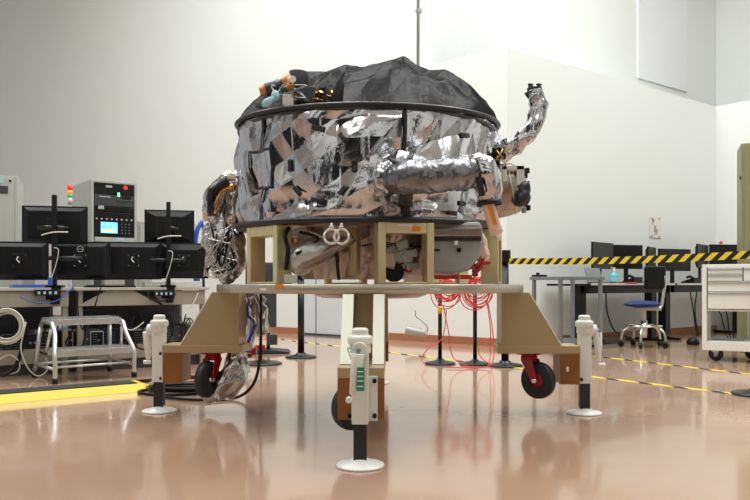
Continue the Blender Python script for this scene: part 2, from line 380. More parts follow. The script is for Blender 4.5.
# shallow pan under the ring and cross members
b = MB(); b.lathe([(0,.715),(.30,.715),(.35,.735),(.37,.749),(0,.749)], seg=60)
b.build('drip_pan', 'brownfoil', stand)
b = MB()
for a in (0, PI/2): b.cbox((0,0,.768), (1.66,.05,.03), a)
b.build('cross_member', 'ring', stand, .002)
def leg_parts(ang, foil_bag=False, steer=0.4, sticker=False):
    mx = Matrix.Rotation(ang, 4, 'Z')
    def put(mb, name, m, parent, bev=.003):
        mb.v = [mx @ p for p in mb.v]; return mb.build(name, m, parent, bev)
    mb = MB(); mb.box(.78, 1.275, -.105, .105, .378, .426)
    leg = put(mb, 'leg', 'gold', stand)
    for sgn in (-1, 1):
        mb = MB(); mb.prism([(.82,.426),(1.16,.426),(.965,.75),(.82,.75)], (0,sgn*.075,0), (1,0,0), (0,0,1), (0,1,0), .052)
        put(mb, 'gusset', 'gold', leg)
    # overhead light on the gussets' sloping edges, put in as a pale layer
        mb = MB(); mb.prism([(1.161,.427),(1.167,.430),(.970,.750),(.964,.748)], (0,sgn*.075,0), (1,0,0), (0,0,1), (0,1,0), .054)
        put(mb, 'gusset_lit_edge', 'gold_lit', leg, 0)
    mb = MB(); mb.box(.80, .82, -.105, .105, .426, .75); put(mb, 'end_plate', 'gold', leg)
    mb = MB(); mb.box(1.155, 1.272, -.105, .105, .192, .377)
    blk = put(mb, 'leg_block', 'amber', leg, .004)
    mb = MB(); mb.box(1.190, 1.204, -.1065, -.1045, .27, .30); put(mb, 'sticker', 'paper', leg, 0)
    # jack
    x = 1.325
    mb = MB(); mb.box(x-.036, x+.036, -.036, .036, .188, .56); mb.lathe([(0,.497),(.047,.497),(.047,.535),(.056,.538),(.056,.562),(.052,.572),(.036,.577),(.036,.598),(.030,.607),(0,.609)], (x,0,0), 40, smooth=False)
    jack = put(mb, 'jack', 'white', stand, .004)
    mb = MB(); mb.box(x-.052, x-.038, -.042, .075, .19, .39); put(mb, 'mounting_plate', 'white', jack)
    mb = MB(); mb.box(x-.029, x+.029, -.029, .029, .022, .19); put(mb, 'inner_tube', 'rubber', jack)
    mb = MB(); mb.lathe([(0,0),(.105,0),(.108,.004),(.104,.010),(.05,.020),(.035,.034),(0,.036)], (x,0,0), 48); put(mb, 'foot', 'white', jack, 0)
    # crank hub, handle and pin chain
    mb = MB(); mb.cyl((x+.03,0,.513), (x+.072,0,.513), .036, 24); put(mb, 'gear_housing', 'white', jack)
    mb = MB(); mb.tube([(x+.078,-.006,.50),(x+.080,-.016,.42),(x+.080,-.03,.325)], [.028,.024,.014], 12); mb.cyl((x+.07,-.045,.305),(x+.115,-.045,.305),.013,14)
    put(mb, 'crank_handle', 'white', jack)
    mb = MB(); mb.cyl((x+.074,-.004,.515),(x+.088,-.004,.515),.011,16); put(mb, 'crank_bolt', 'steel', jack)
    mb = MB()
    ch = crom([(x+.088,-.004,.515),(x+.085,-.03,.52),(x+.082,-.05,.525),(x+.082,-.04,.49),(x+.084,-.02,.455),(x+.088,0,.452)],6)
    mb.tube(ch, .0022, 6); put(mb, 'pin_chain', 'steel', jack, 0)
    mb = MB()
    for (yy, zq) in ((.062,.37),(.062,.215),(-.048,.215)):
        mb = MB(); mb.cyl((x-.038,yy,zq),(x-.022,yy,zq),.010,12); put(mb, 'bolt', 'black', jack, 0)
    if sticker:
     mb = MB(); mb.box(x+.0800, x+.1065, -.010, .022, .345, .445); s_ = put(mb, 'green_sticker', 'sgreen', jack, 0)
     for zq in (.362, .385, .405, .425):
      mb = MB(); mb.box(x+.1063, x+.1072, -.007, .018, zq, zq+.005); put(mb, 'sticker_print', 'paper', jack, 0)
    # caster
    c = Matrix.Rotation(steer, 4, 'Z')
    def cput(mb, name, m, par, bev=.002):
        mb.v = [mx @ (Vector((.985,0,0)) + c @ p) for p in mb.v]; return mb.build(name, m, par, bev)
    mb = MB(); mb.cbox((0,0,.370), (.12,.10,.014)); mb.lathe([(0,.363),(.045,.363),(.052,.345),(.045,.330),(0,.330)], seg=24)
    for s in (-1,1): mb.prism([(-.035,.335),(.045,.335),(.085,.215),(.066,.19),(.04,.205)], (0,s*.042,0), (1,0,0), (0,0,1), (0,1,0), .008)
    mb.box(-.03,.045,-.045,.045,.325,.338)
    cast = cput(mb, 'caster', 'red', stand)
    mb = MB(); W = Matrix.Translation((.065,0,.21)) @ Matrix.Rotation(PI/2,4,'X')
    mb.lathe([(.045,-.028),(.100,-.028),(.111,-.020),(.114,0),(.111,.020),(.100,.028),(.045,.028)], seg=48, mx=W); cput(mb, 'wheel', 'rubber', cast, 0)
    mb = MB(); mb.lathe([(0,-.018),(.046,-.026),(.046,.026),(0,.018)], seg=32, mx=W); cput(mb, 'wheel_hub', 'red' if not foil_bag else 'dgrey', cast, 0)
    mb = MB(); mb.cyl((.065,-.056,.21),(.065,.056,.21),.013,14); cput(mb, 'axle', 'chrome', cast, 0)
    return leg
rot0 = 0
leg_parts(0, steer=-.75)
leg_parts(PI/2, steer=.3)
leg_parts(PI, True, steer=1.25)
leg_parts(-PI/2, steer=-.9, sticker=True)
# foil bag wrapped round the left caster
b = MB()
pts = [Vector((-.835,.03,.372)), Vector((-.838,.02,.31)), Vector((-.85,.0,.235)), Vector((-.895,-.0,.165)), Vector((-.965,.0,.128)), Vector((-1.03,.03,.115))]
b.tube(crom(pts,8), [.062+.018*math.sin(PI*i/40) for i in range(41)], 44, True, lambda q: crumple(q*1.0, .022, 15))
b.build('caster_foil_wrap', 'foil', stand)
# brackets on the ring
def bracket(deg, w_=.30, m='goldg'):
    a = math.radians(deg-90+1.5); mx = Matrix.Rotation(a,4,'Z')
    mb = MB(); R0, R1 = .70, .80
    # local: x radial, y tangential
    mb.box(R0,R1,-w_/2,-w_/2+.040,.799,1.118); mb.box(R0,R1,w_/2-.040,w_/2,.799,1.118)
    mb.box(R0,R1,-w_/2+.040,w_/2-.040,1.062,1.118); mb.box(R0,R1,-w_/2+.040,w_/2-.040,.799,.812)
    mb.v = [mx @ p for p in mb.v]
    o = mb.build('bracket', m, stand, .004)
    mb = MB(); mb.box(R1-.001,R1+.002,-.05,.035,1.098,1.108); mb.v = [mx @ p for p in mb.v]; mb.build('sticker', 'paper', o)
    return o, mx
o, mx = bracket(14.0)
mb = MB(); mb.box(.799,.8025,.03,.075,1.074,1.098); mb.v = [mx @ p for p in mb.v]; mb.build('orange_tag', 'orange', o)
bracket(-48); bracket(76); bracket(135); bracket(-166)

# ------------------------------------------------------------------ spacecraft
CX, CY, R = -.045, 4.50, .80
sc = thing('spacecraft', 'drum shaped spacecraft wrapped in crinkled silver foil with a black film drape', 'spacecraft', (0,0,0))
def zt(th): return 1.718+.045*(1-math.cos(th))
def zb(th): return 1.135+.015*(1-math.cos(th))
def surf(th, z, off=0.):
    p = Vector((R*math.sin(th), -R*math.cos(th), z))
    e = min(1, (z-zb(th))/.05, (zt(th)-z)/.06); e = max(0, e)
    d = (folds(p+Vector((0,0,.3)), .040, 6.0)+crumple(p*1.0+Vector((5,2,.3)), .0008, 24.0))*(.2+.8*e)
    # hanging swags along the lower edge, shallow bulge behind the arm
    d += .012*e*math.sin(PI*(z-1.13)/.6)
    d += .016*math.exp(-((z-1.24)/.045)**2)*tri(th*.55+.2+ (z-1.2)*1.5)
    rr = R-.014+d+off
    return Vector((CX+rr*math.sin(th), CY-rr*math.cos(th), z))
b = MB(); NU, NV = 560, 130; vs = []
for j in range(NV+1):
    for i in range(NU):
        th = 2*PI*i/NU
        vs.append(surf(th, zb(th)+(zt(th)-zb(th))*j/NV))
fs = [(j*NU+i, j*NU+(i+1)%NU, (j+1)*NU+(i+1)%NU, (j+1)*NU+i) for j in range(NV) for i in range(NU)]
b.add(vs, fs, False); body = b.build('foil_blanket', 'foil', sc)
# top rim and lower seam
def hoop(zf, dr, r, name, m, dz=0):
    mb = MB(); mb.tube([(CX+(R+dr)*math.sin(2*PI*i/160), CY-(R+dr)*math.cos(2*PI*i/160), zf(2*PI*i/160)+dz) for i in range(160)], r, 10, close=True)
    return mb.build(name, m, sc)
hoop(zt, .004, .013, 'upper_rim', 'tape', .004)
hoop(zb, .0, .017, 'lower_rim', 'tape', -.004)
b = MB(); b.lathe([(0,1.70),(.79,1.70),(.80,1.715),(0,1.715)], (CX,CY,0), 96); b.build('top_deck', 'dgrey', sc)
b = MB(); b.lathe([(0,1.122),(.79,1.122),(.80,1.135),(0,1.14)], (CX,CY,0), 96); b.build('bottom_deck', 'brownfoil', sc)
def theta(px, rad=R):
    k = (px-375)/F; A = k*k+1; B = -2*(k*CX+CY); C = CX*CX+CY*CY-rad*rad
    D = B*B-4*A*C
    if D < 0: D = 0
    Y = (-B-math.sqrt(D))/(2*A); X = k*Y
    return math.atan2(X-CX, CY-Y), Y
def tape_patch(pts, width, name='tape_strip', off=.006, n=14):
    # pts: pixel polyline, width in metres
    mb = MB(); pl = []
    for i in range(len(pts)-1):
        for k in range(n): 
            t = k/n; pl.append((pts[i][0]*(1-t)+pts[i+1][0]*t, pts[i][1]*(1-t)+pts[i+1][1]*t))
    pl.append(pts[-1]); c = []
    for (px, py) in pl:
        th, Y = theta(px); c.append((th*R, HC-(py-HZ)/F*Y))
    vs = []; m_ = len(c)
    for i, (s_, z_) in enumerate(c):
        a = c[max(i-1,0)]; d = c[min(i+1,m_-1)]; t = Vector((d[0]-a[0], d[1]-a[1])).normalized(); nn = Vector((-t.y, t.x))
        for k in range(5):
            ofs = (k/4-.5)*width; th = (s_+nn.x*ofs)/R; z = z_+nn.y*ofs
            vs.append(surf(th, z, off)); 
    fs = [(i*5+k, i*5+k+1, (i+1)*5+k+1, (i+1)*5+k) for i in range(m_-1) for k in range(4)]
    mb.add(vs, fs, True); o = mb.build(name, 'tape', sc)
    s = o.modifiers.new('solid','SOLIDIFY'); s.thickness = .003
    return o
tape_patch([(262,118),(260,150)], .022); tape_patch([(260,186),(258,222)], .020); 
tape_patch([(405,109),(406,152)], .020); tape_patch([(405,192),(407,219)], .052)
tape_patch([(249,152),(273,149),(273,187),(251,188),(249,152)], .013, 'tape_frame')
for (x, y, a) in ((318,128,8),(343,138,52),(354,166,88),(343,190,-45),(318,200,3),(296,191,48),(288,165,85),(297,142,-48)):
    dx = math.cos(math.radians(a))*6; dy = math.sin(math.radians(a))*6
    tape_patch([(x-dx,y-dy),(x+dx,y+dy)], .024, n=5)
for (x, y, a) in ((467,135,5),(466,203,5),(452,213,8)):
    dx = math.cos(math.radians(a))*5; dy = math.sin(math.radians(a))*5
    tape_patch([(x-dx,y-dy),(x+dx,y+dy)], .024, n=5)

# black drape
prof = [(236,123),(240,119),(246,108),(255,97),(266,84),(276,76.5),(300,73),(322,72),(345,75),(360,75),(375,71),(390,65.5),(403,63),(420,71),(440,77),(455,85),(470,89),(484,97),(492,106),(498,118)]
YD = 4.30
px_ = [((p[0]-375)/F*YD, HC-(p[1]-HZ)/F*YD) for p in prof]
def Hs(x):
    if x <= px_[0][0]: return px_[0][1]
    for i in range(len(px_)-1):
        if x <= px_[i+1][0]:
            t = (x-px_[i][0])/(px_[i+1][0]-px_[i][0]); t = t*t*(3-2*t)*.35+t*.65
            return px_[i][1]*(1-t)+px_[i+1][1]*t
    return px_[-1][1]
b = MB(); NX, NYY = 190, 120; vs = []; idx = {}; RT = .806
def drape_front(x):
    # extra set-back of the drape front where the instrument sticks out
    t = max(0., 1-abs((x+.42)/.30)**3); return t
for j in range(NYY+1):
    for i in range(NX+1):
        u = -1+2*i/NX; x = u*RT; hw = math.sqrt(max(0, RT*RT-x*x)); v = -1+2*j/NYY
        sb = drape_front(x)*.30
        y0 = -hw+min(sb, hw*.9); y = y0+(hw-y0)*(v+1)/2 
        xr = CX+x; base = 1.722+.04*abs(u)**2
        H = Hs(xr); cy = -.15
        q = (y-cy)/( (cy-y0) if y < cy else (hw-cy)) if hw > .05 else 0
        q = min(1, abs(q)); g = (1-q**2.6)
        z = base+(max(H, base+.01)-base)*g
        p = Vector((x,y,z)); ridge = folds(Vector((x*1.0,y*1.0,z*.8))+Vector((4,1,2)), .036, 5.5)*min(1, (1-q)*4+.15)*min(1,(1-abs(u))*6)
        ridge += .02*noise.noise(Vector((x*7,y*7,3)))*min(1,(1-q)*4)
        vs.append((CX+x, CY+y, z+ridge))
fs = [(j*(NX+1)+i, j*(NX+1)+i+1, (j+1)*(NX+1)+i+1, (j+1)*(NX+1)+i) for j in range(NYY) for i in range(NX)]
b.add(vs, fs, False); dr = b.build('film_drape', 'tarp', sc)
s = dr.modifiers.new('solid','SOLIDIFY'); s.thickness = .004
# instrument peeking out from under the drape
b = MB(); b.cyl(at(266,90,3.98), at(283,85,3.98), .036, 28); b.cyl(at(283,86,3.98), at(287,84,3.98), .041, 28)
cam1 = b.build('instrument', 'dgrey', sc, .002)
b = MB(); b.cyl(at(260,92,3.98), at(266,90,3.98), .026, 24, .034); b.build('orange_cap', 'copper', cam1, .002)
b = MB(); b.cyl(at(283,83,3.90), at(292,78,3.90), .030, 24); b.cyl(at(288,84,3.9), at(291,88,3.88), .024, 24); b.build('orange_cap', 'copper', cam1, .002)
b = MB(); b.cyl(at(290,80,3.87), at(293,79,3.84), .018, 24); b.build('white_connector', 'white', cam1)
b = MB(); b.cyl(at(298,88,3.98), at(299,72,3.98), .055, 28); b.box(-.46,-.38,3.93,4.02,1.715,1.80); b.cbox(at(305,96,3.95), (.10,.08,.09), .3); b.build('instrument_body', 'dgrey', cam1, .004)
b = MB()
for (x, y) in ((289,100),(287,96)): b.cbox(at(x,y+5,3.85), (.045,.05,.06), .2)
b.build('white_bracket', 'cream', cam1, .003)
b = MB(); b.blob(at(268,102,3.82), (.020,.016,.040), .006, 3, 24, 18, 20, Matrix.Rotation(.9,4,'Y')); b.blob(at(275,96,3.84), (.022,.018,.028), .006, 5, 24, 18, 20); b.build('cable_bag', 'lblue', cam1)
b = MB()
for i in range(14):
    r_ = random.Random(i+40); x = 296+r_.random()*38; y = 93+r_.random()*9; b.cbox(at(x,y,3.92+.1*r_.random()), (.02+.02*r_.random(),.02,.012+.015*r_.random()), r_.random(), r_.random())
b.build('gold_fitting', 'goldfoil', cam1, .002)
b = MB()
for i in range(10):
    r_ = random.Random(i+80); x = 294+r_.random()*36; y = 90+r_.random()*12; b.cbox(at(x,y,3.97+.1*r_.random()), (.03+.03*r_.random(),.03,.03+.02*r_.random()), r_.random())
b.build('electronics_box', 'black', cam1, .003)
b = MB()
for i in range(6):
    r_ = random.Random(i+180); p = [at(270+r_.random()*40, 84+r_.random()*18, 3.86+r_.random()*.06) for _ in range(4)]; b.tube(crom(p,8), .005, 8)
b.build('wiring', 'steel', cam1)

# front robotic arm in foil sleeve
YA = 3.50
arm = None
b = MB(); b.blob(at(405,178,3.68), (.140,.09,.135), .024, 1, 120, 80, 13); b.v = b.v
arm = b.build('robotic_arm', 'foil', sc)
b = MB(); pl = crom([at(394,180,3.53), at(410,177,3.43), at(430,176.5,3.42), at(450,174.5,3.44), at(470,172.5,3.48)], 16)
b.tube(pl, [.068+.012*min(1,i/14) for i in range(len(pl))], 64, True, lambda q: crumple(q*1.2, .0045, 22)+.002*math.sin(q.x*170+noise.noise(q*14)*7))
b.build('arm_sleeve', 'foil_dark', arm)
b = MB(); pl = crom([at(464,173,3.49), at(476,170,3.50), at(485,176,3.51), at(489,190,3.52), at(489,203,3.52)], 14)
b.tube(pl, [.076+.006*math.sin(PI*min(1,i/30))-.026*max(0,(i-30)/26)  for i in range(len(pl))], 56, True, lambda q: folds(q*1.2+Vector((1,0,0)), .007, 22))
b.build('elbow_sleeve', 'foil', arm)
# tapes on the elbow and shoulder
def band(c, ax, r, wd, name='tape_strip'):
    c = Vector(c); ax = Vector(ax).normalized(); mb = MB(); mb.tube([c-ax*wd/2, c+ax*wd/2], r, 40, False)
    o = mb.build(name, 'tape', arm); s = o.modifiers.new('solid','SOLIDIFY'); s.thickness = .004; s.offset = 0; return o
band(at(467,172.5,3.49), (1,.02,-.12), .090, .020); band(at(489.5,203,3.52), (.1,0,-1), .060, .026)
def strap(p0, p1, wd, Y0, Y1, bulge=.02, par=None, m='tape'):
    a = at(*p0, Y0); c = at(*p1, Y1); mb = MB(); n = 8; vs = []
    t = (c-a).normalized(); side = t.cross(Vector((0,1,0))).normalized()
    for i in range(n+1):
        s = i/n; q = a*(1-s)+c*s+Vector((0,-bulge*math.sin(PI*s),0))
        vs += [q-side*wd/2, q+side*wd/2]
    mb.add(vs, [(2*i,2*i+1,2*i+3,2*i+2) for i in range(n)], True); o = mb.build('tape_strip', m, par or arm)
    s = o.modifiers.new('solid','SOLIDIFY'); s.thickness = .004; return o
strap((474,158),(482,196),.030,3.425,3.435,.012)
strap((398,166),(389,158),.024,3.53,3.57); strap((390,176),(380,176),.024,3.55,3.58); strap((395,190),(386,198),.026,3.55,3.60); strap((408,164),(412,153),.026,3.52,3.57); strap((388,169),(392,181),.03,3.53,3.53)
strap((406,190),(405,206),.07,3.52,3.62); strap((402,172),(398,186),.022,3.515,3.515)
# peach launch tube with orange strip
b = MB(); p0 = at(485.5,196,3.50); p1 = at(496.5,233,3.56); ax = (p1-p0).normalized()
b.cyl(p0, p1, .031, 32); b.cyl(p0+ax*.005, p0+ax*.022, .037, 32); b.cyl(p1-ax*.03, p1, .035, 32)
pt = b.build('stay_tube', 'peach', arm, .002)
side = ax.cross(Vector((0,-1,0))).normalized(); mb = MB(); a0 = p0+ax*.040+Vector((0,-.034,0)); a1 = p0+ax*.155+Vector((0,-.034,0))
mb.add([a0-side*.010, a0+side*.010, a1+side*.010, a1-side*.010, a0-side*.010+Vector((0,.004,0)), a0+side*.010+Vector((0,.004,0)), a1+side*.010+Vector((0,.004,0)), a1-side*.010+Vector((0,.004,0))], [(0,1,2,3),(4,7,6,5),(0,4,5,1),(1,5,6,2),(2,6,7,3),(3,7,4,0)]); mb.build('orange_strip', 'orange', pt)
b = MB(); b.cyl(p1-ax*.004, p1+ax*.02, .012, 16); b.build('tube_fitting', 'chrome', pt)

# raised arm on the right
b = MB(); pl = crom([at(500,152,4.42), at(510,149,4.42), at(520,141,4.40), at(531,129,4.38), at(536.5,115,4.38), at(536,100,4.38), at(534.5,91,4.38)], 14)
nn = len(pl); b.tube(pl, [.060-.008*(i/nn)-.010*math.exp(-((i-14)/8)**2) for i in range(nn)], 48, True, lambda q: crumple(q*1.2+Vector((0,3,0)), .015, 18))
ra = b.build('raised_arm', 'foil', sc)
b = MB(); b.cyl(at(534.5,92,4.38), at(534.5,88,4.38), .045, 32)
for x in (530.5,539): b.cyl(at(x,88,4.38), at(x,84,4.38), .014, 14); b.cbox(at(x,84.5,4.38), (.03,.02,.010), .5)
b.build('arm_clamp', 'tape', ra, .002)
b = MB(); b.blob(at(507,147,4.36), (.05,.05,.055), .018, 9, 40, 28, 14); b.build('arm_joint_foil', 'foil', ra)
b = MB()
for i in range(9):
    r_ = random.Random(300+i); b.cbox(at(494+r_.random()*9, 145+r_.random()*20, 4.22+r_.random()*.1), (.02+.03*r_.random(), .03, .03+.03*r_.random()), r_.random()*2, r_.random())
b.build('hinge_block', 'black', ra, .003)
b = MB(); b.tube([at(496,150,4.17), at(503,158,4.17), at(497,160,4.17)], .005, 8); b.tube([at(496,160,4.17), at(503,149,4.17)], .005, 8); b.build('gold_wire', 'goldfoil', ra)

# side payload on the right
b = MB()
Wm = Matrix.Translation(at(504,190,4.30)) @ Matrix.Rotation(math.radians(78),4,'Y') @ Matrix.Rotation(.15,4,'X')
pf = [(0,.17),(.05,.168),(.09,.155),(.125,.125),(.148,.08),(.158,.0),(.158,-.14)]
b.lathe([(r_, z_*.80) for r_, z_ in pf], seg=64, mx=Wm); 
pay = b.build('side_payload', 'brownfoil', sc)
b = MB()
for k, (r_, z_) in enumerate(((.15,.05),(.13,.095))): 
    b.tube([Wm @ Vector((r_*math.cos(2*PI*i/48), r_*math.sin(2*PI*i/48), z_*.80)) for i in range(48)], .007, 8, close=True)
b.build('payload_hoop', 'silverdull', pay)
b = MB(); mxp = Matrix.Translation(at(511,178,4.16))
for (x0,x1,z0,z1) in ((-.05,-.025,-.06,.07),(.03,.075,-.06,.07),(-.05,.075,.045,.07),(-.05,.075,-.075,-.04)): b.box(x0,x1,-.012,.012,z0,z1,mxp)
b.box(.03,.06,-.01,.15,-.07,.065,mxp)
b.build('cream_plate', 'cream', pay, .003)
b = MB(); b.blob(at(523,196,4.16), (.045,.04,.075), .02, 12, 36, 26, 14)
b.build('dark_film', M['tape'], pay)
b = MB()
for (x, y) in ((524,176),(526,184),(527,190),(527,208),(524,205),(526,171)): b.cbox(at(x,y,4.32), (.025,.05,.032), .3)
b.build('payload_clip', 'black', pay, .004)
b = MB(); b.cbox(at(526,198,4.32), (.02,.04,.14)); b.cyl(at(524,213,4.3), at(524,207,4.3), .014, 14); b.build('payload_edge', 'greycan', pay, .003)

# underside equipment between body and ring
b = MB(); vs = []; NU2, NV2 = 160, 30
for j in range(NV2+1):
    z = .83+(1.13-.83)*j/NV2; rr0 = .40+.12*(j/NV2)
    for i in range(NU2):
        th = 2*PI*i/NU2; d = crumple(Vector((rr0*math.sin(th), -rr0*math.cos(th), z))+Vector((7,0,0)), .03, 7)
        vs.append((CX+.0+(rr0+d)*math.sin(th), CY-(rr0+d)*math.cos(th), z))
b.add(vs, [(j*NU2+i, j*NU2+(i+1)%NU2, (j+1)*NU2+(i+1)%NU2, (j+1)*NU2+i) for j in range(NV2) for i in range(NU2)])
b.lathe([(0,.832),(.39,.832)], (CX,CY,0), 64)
core = b.build('underside_core', 'brownfoil', sc)
b = MB(); pl = [at(290,262,3.95), at(305,256,3.92), at(322,250,3.90), at(345,241,3.95)]
b.tube(crom(pl,8), [.055,.07,.082,.09,.095,.095,.09,.09,.085,.082,.08,.078,.075,.072,.07,.068,.065,.06,.055,.05,.045,.04,.035,.03,.03], 36, True, lambda q: crumple(q, .016, 9))
b.build('silver_wrap', 'silverdull', sc)
b = MB(); b.tube(crom([at(288,265,3.9), at(310,262,3.86), at(330,252,3.86), at(352,238,3.9)],8), .030, 24, True, lambda q: crumple(q, .008, 9)); b.build('brown_wrap', 'brownfoil', sc)
b = MB(); b.cyl(at(354.5,229,3.92), at(354.5,275,3.92), .034, 6); b.build('gold_strut', 'gold', sc, .003)
for (pl, r_) in (([at(289,228,3.88), at(285,236,3.85), at(288,250,3.85), at(286,270,3.85)], .012), ([at(300,232,3.88), at(318,238,3.85), at(308,248,3.85), at(296,254,3.83)], .008), ([at(338,262,3.88), at(336,248,3.85), at(338,272,3.85), at(339,280,3.85)], .009), ([at(362,246,3.88), at(372,244,3.85)], .005)):
    b = MB(); b.tube(crom(pl,8), r_, 10); b.build('black_harness', 'black', sc)
b = MB(); b.cbox(at(293,243,4.0), (.05,.05,.05)); b.build('gold_box', 'goldfoil', sc, .003)
b = MB(); b.cbox(at(304,241,4.02), (.06,.05,.10)); b.build('white_box', 'cream', sc, .003)
b = MB(); b.cbox(at(291,279,3.82), (.07,.03,.045)); b.build('white_box', 'cream', sc, .003)
# lifting rings
for x in (331.5, 341.5):
    b = MB(); c = at(x,236.5,3.66)
    b.tube([c+Vector((.037*math.sin(2*PI*i/40), .006*(1 if x>335 else -1)*math.cos(i), .037*math.cos(2*PI*i/40))) for i in range(40)], .0065, 10, close=True)
    b.cyl(c+Vector((0,0,.037)), c+Vector((0,0,.068)), .006, 10); b.cyl(c+Vector((0,0,.045)), c+Vector((0,0,.053)), .013, 12)
    b.build('lifting_ring', 'white', sc)
# grey canister to the right
b = MB()
mxc = Matrix.Translation(at(455,249,4.02)) @ Matrix.Rotation(-.15,4,'Y')
prof_c = [(-.17,.14),(.125,.14),(.145,.02),(.12,-.05),(.06,-.12),(-.02,-.145),(-.17,-.14)]
b.prism(prof_c, mxc.translation, (1,0,0), (0,0,1), (0,1,0), .30); cn = b.build('grey_canister', 'greycan', sc, .02)
b = MB(); b.cbox(at(455,239,3.86)-Vector((0,.0,0)), (.28,.02,.022)); b.build('canister_band', 'tape', cn, .004)
b = MB(); b.cbox(at(455,232,3.86), (.29,.02,.05)); b.build('canister_collar', 'brownfoil', cn, .008)
b = MB(); b.cbox(at(456,243,3.84), (.018,.02,.022)); b.build('canister_latch', 'white', cn, .003)
b = MB(); b.cyl(at(459,250,3.88), at(459,250,3.855), .013, 20); b.cbox(at(437,250,3.865), (.03,.01,.01)); b.build('canister_port', 'black', cn)
b = MB(); b.blob(at(483,249,4.0), (.032,.04,.09), .022, 17, 36, 26, 20); b.build('cream_wrap', 'peach', sc)
b = MB()
b.blob(at(477,267,3.95), (.035,.03,.022), .006, 5, 24, 16, 18); b.tube(crom([at(465,270,3.9), at(475,266,3.9), at(490,262,3.9)],6), .010, 10)
b.tube(crom([at(483,258,3.9), at(480,268,3.9), at(474,274,3.9)],6), .010, 10)
b.build('red_fitting', 'red', sc)
b = MB()
for i in range(10):
    r_ = random.Random(i+500); b.cbox(at(384+r_.random()*36, 240+r_.random()*28, 3.87), (.05+.05*r_.random(),.03,.03+.03*r_.random()), r_.random()*.6, 0, r_.random()-.5)
b.build('equipment_cover', 'greycan', sc, .008)
b = MB(); b.cbox(at(408.5,269,3.86), (.036,.02,.038)); b.build('red_cover', 'red', sc, .003)
b = MB(); b.cyl(at(394,272,3.95), at(394,272,3.87), .055, 32); b.build('black_lens_cover', 'black', sc, .004)
b = MB(); b.prism([(-.07,-.03),(.07,-.03),(.06,.005),(.02,.02),(-.04,.015)], at(415,278,3.83), (1,0,0), (0,0,1), (0,1,0), .02); b.cbox(at(388,260,3.86), (.07,.02,.07)); b.build('cream_bracket', 'peach', sc, .003)
b = MB()
for i in range(5):
    r_ = random.Random(i+700); p = [at(378+r_.random()*46, 238+r_.random()*38, 3.93) for _ in range(3)]; b.tube(crom(p,6), .004, 6)
b.build('wiring', 'black', sc)
# left side arm bundle in foil
b = MB(); pl = crom([at(240,182,4.50), at(229,183,4.50), at(219,192,4.50), at(215,206,4.50), at(217,222,4.5), at(224,238,4.5)], 12)
b.tube(pl, [.045+.02*math.sin(PI*i/(len(pl)-1)) for i in range(len(pl))], 44, True, lambda q: crumple(q*1.2, .022, 13))
sa = b.build('folded_arm', 'foil', sc)
b = MB(); pl = crom([at(234,186,4.42), at(223,190,4.42), at(216,202,4.42), at(214,214,4.42)], 8)
b.tube(pl, .016, 20, True, lambda q: crumple(q, .014, 22)); b.build('gold_wrap', 'goldfoil', sa)
b = MB(); pl = crom([at(228,180,4.42), at(219,186,4.42), at(212,198,4.42), at(212,216,4.42)], 8)
b.tube(pl, .030, 20, True, lambda q: crumple(q+Vector((2,0,0)), .018, 18)); b.build('black_wrap', 'tape', sa)
b = MB(); b.blob(at(227,250,4.55), (.105,.09,.20), .045, 21, 100, 70, 10); b.blob(at(213,235,4.6), (.08,.06,.11), .04, 22, 60, 44, 12); b.blob(at(236,210,4.5), (.05,.06,.14), .03, 23, 60, 44, 12); b.blob(at(214,262,4.6), (.06,.05,.10), .035, 24, 60, 44, 12)
b.build('foil_bundle', 'foil', sa)
b = MB(); b.cbox(at(231,178,4.45), (.06,.05,.025)); b.build('brown_connector', 'peach', sa, .003)
b = MB(); b.cbox(at(208,217,4.6), (.06,.05,.05)); b.build('brown_connector', 'peach', sa, .003)
b = MB()
for i in range(14):
    r_ = random.Random(i+900); p = [at(204+r_.random()*32, 225+r_.random()*52, 4.36+r_.random()*.04) for _ in range(4)]; b.tube(crom(p,6), .004, 6)
b.build('silver_wire', 'chrome', sa)
b = MB()
for i in range(5):
    r_ = random.Random(i+940); p = [at(206+r_.random()*30, 220+r_.random()*52, 4.36+r_.random()*.04) for _ in range(4)]; b.tube(crom(p,6), .006, 6)
b.build('black_harness', 'black', sa)
# foil covered cables hanging below the ring
b = MB()
b.tube(crom([(at(252,296,4.75)), at(256,310,4.75), at(262,322,4.75), at(266,334,4.75)],10), .050, 36, True, lambda q: crumple(q, .028, 14))
b.tube(crom([at(262,296,4.8), at(252,312,4.8), at(250,330,4.8), at(246,346,4.8)],10), .036, 36, True, lambda q: crumple(q, .024, 14))
hc = b.build('hanging_foil_cable', 'foil', sc)
b = MB(); b.tube(crom([at(249,300,4.7), at(247,314,4.7), at(254,324,4.7), at(247,345,4.7)],10), .010, 10, True, lambda q: crumple(q, .006, 14)); b.build('blue_wrap', 'blue', hc)
b = MB(); b.tube(crom([at(261,293,4.6), at(261,330,4.6), at(261,356,4.6)],4), .008, 10); b.build('black_cable', 'black', hc)

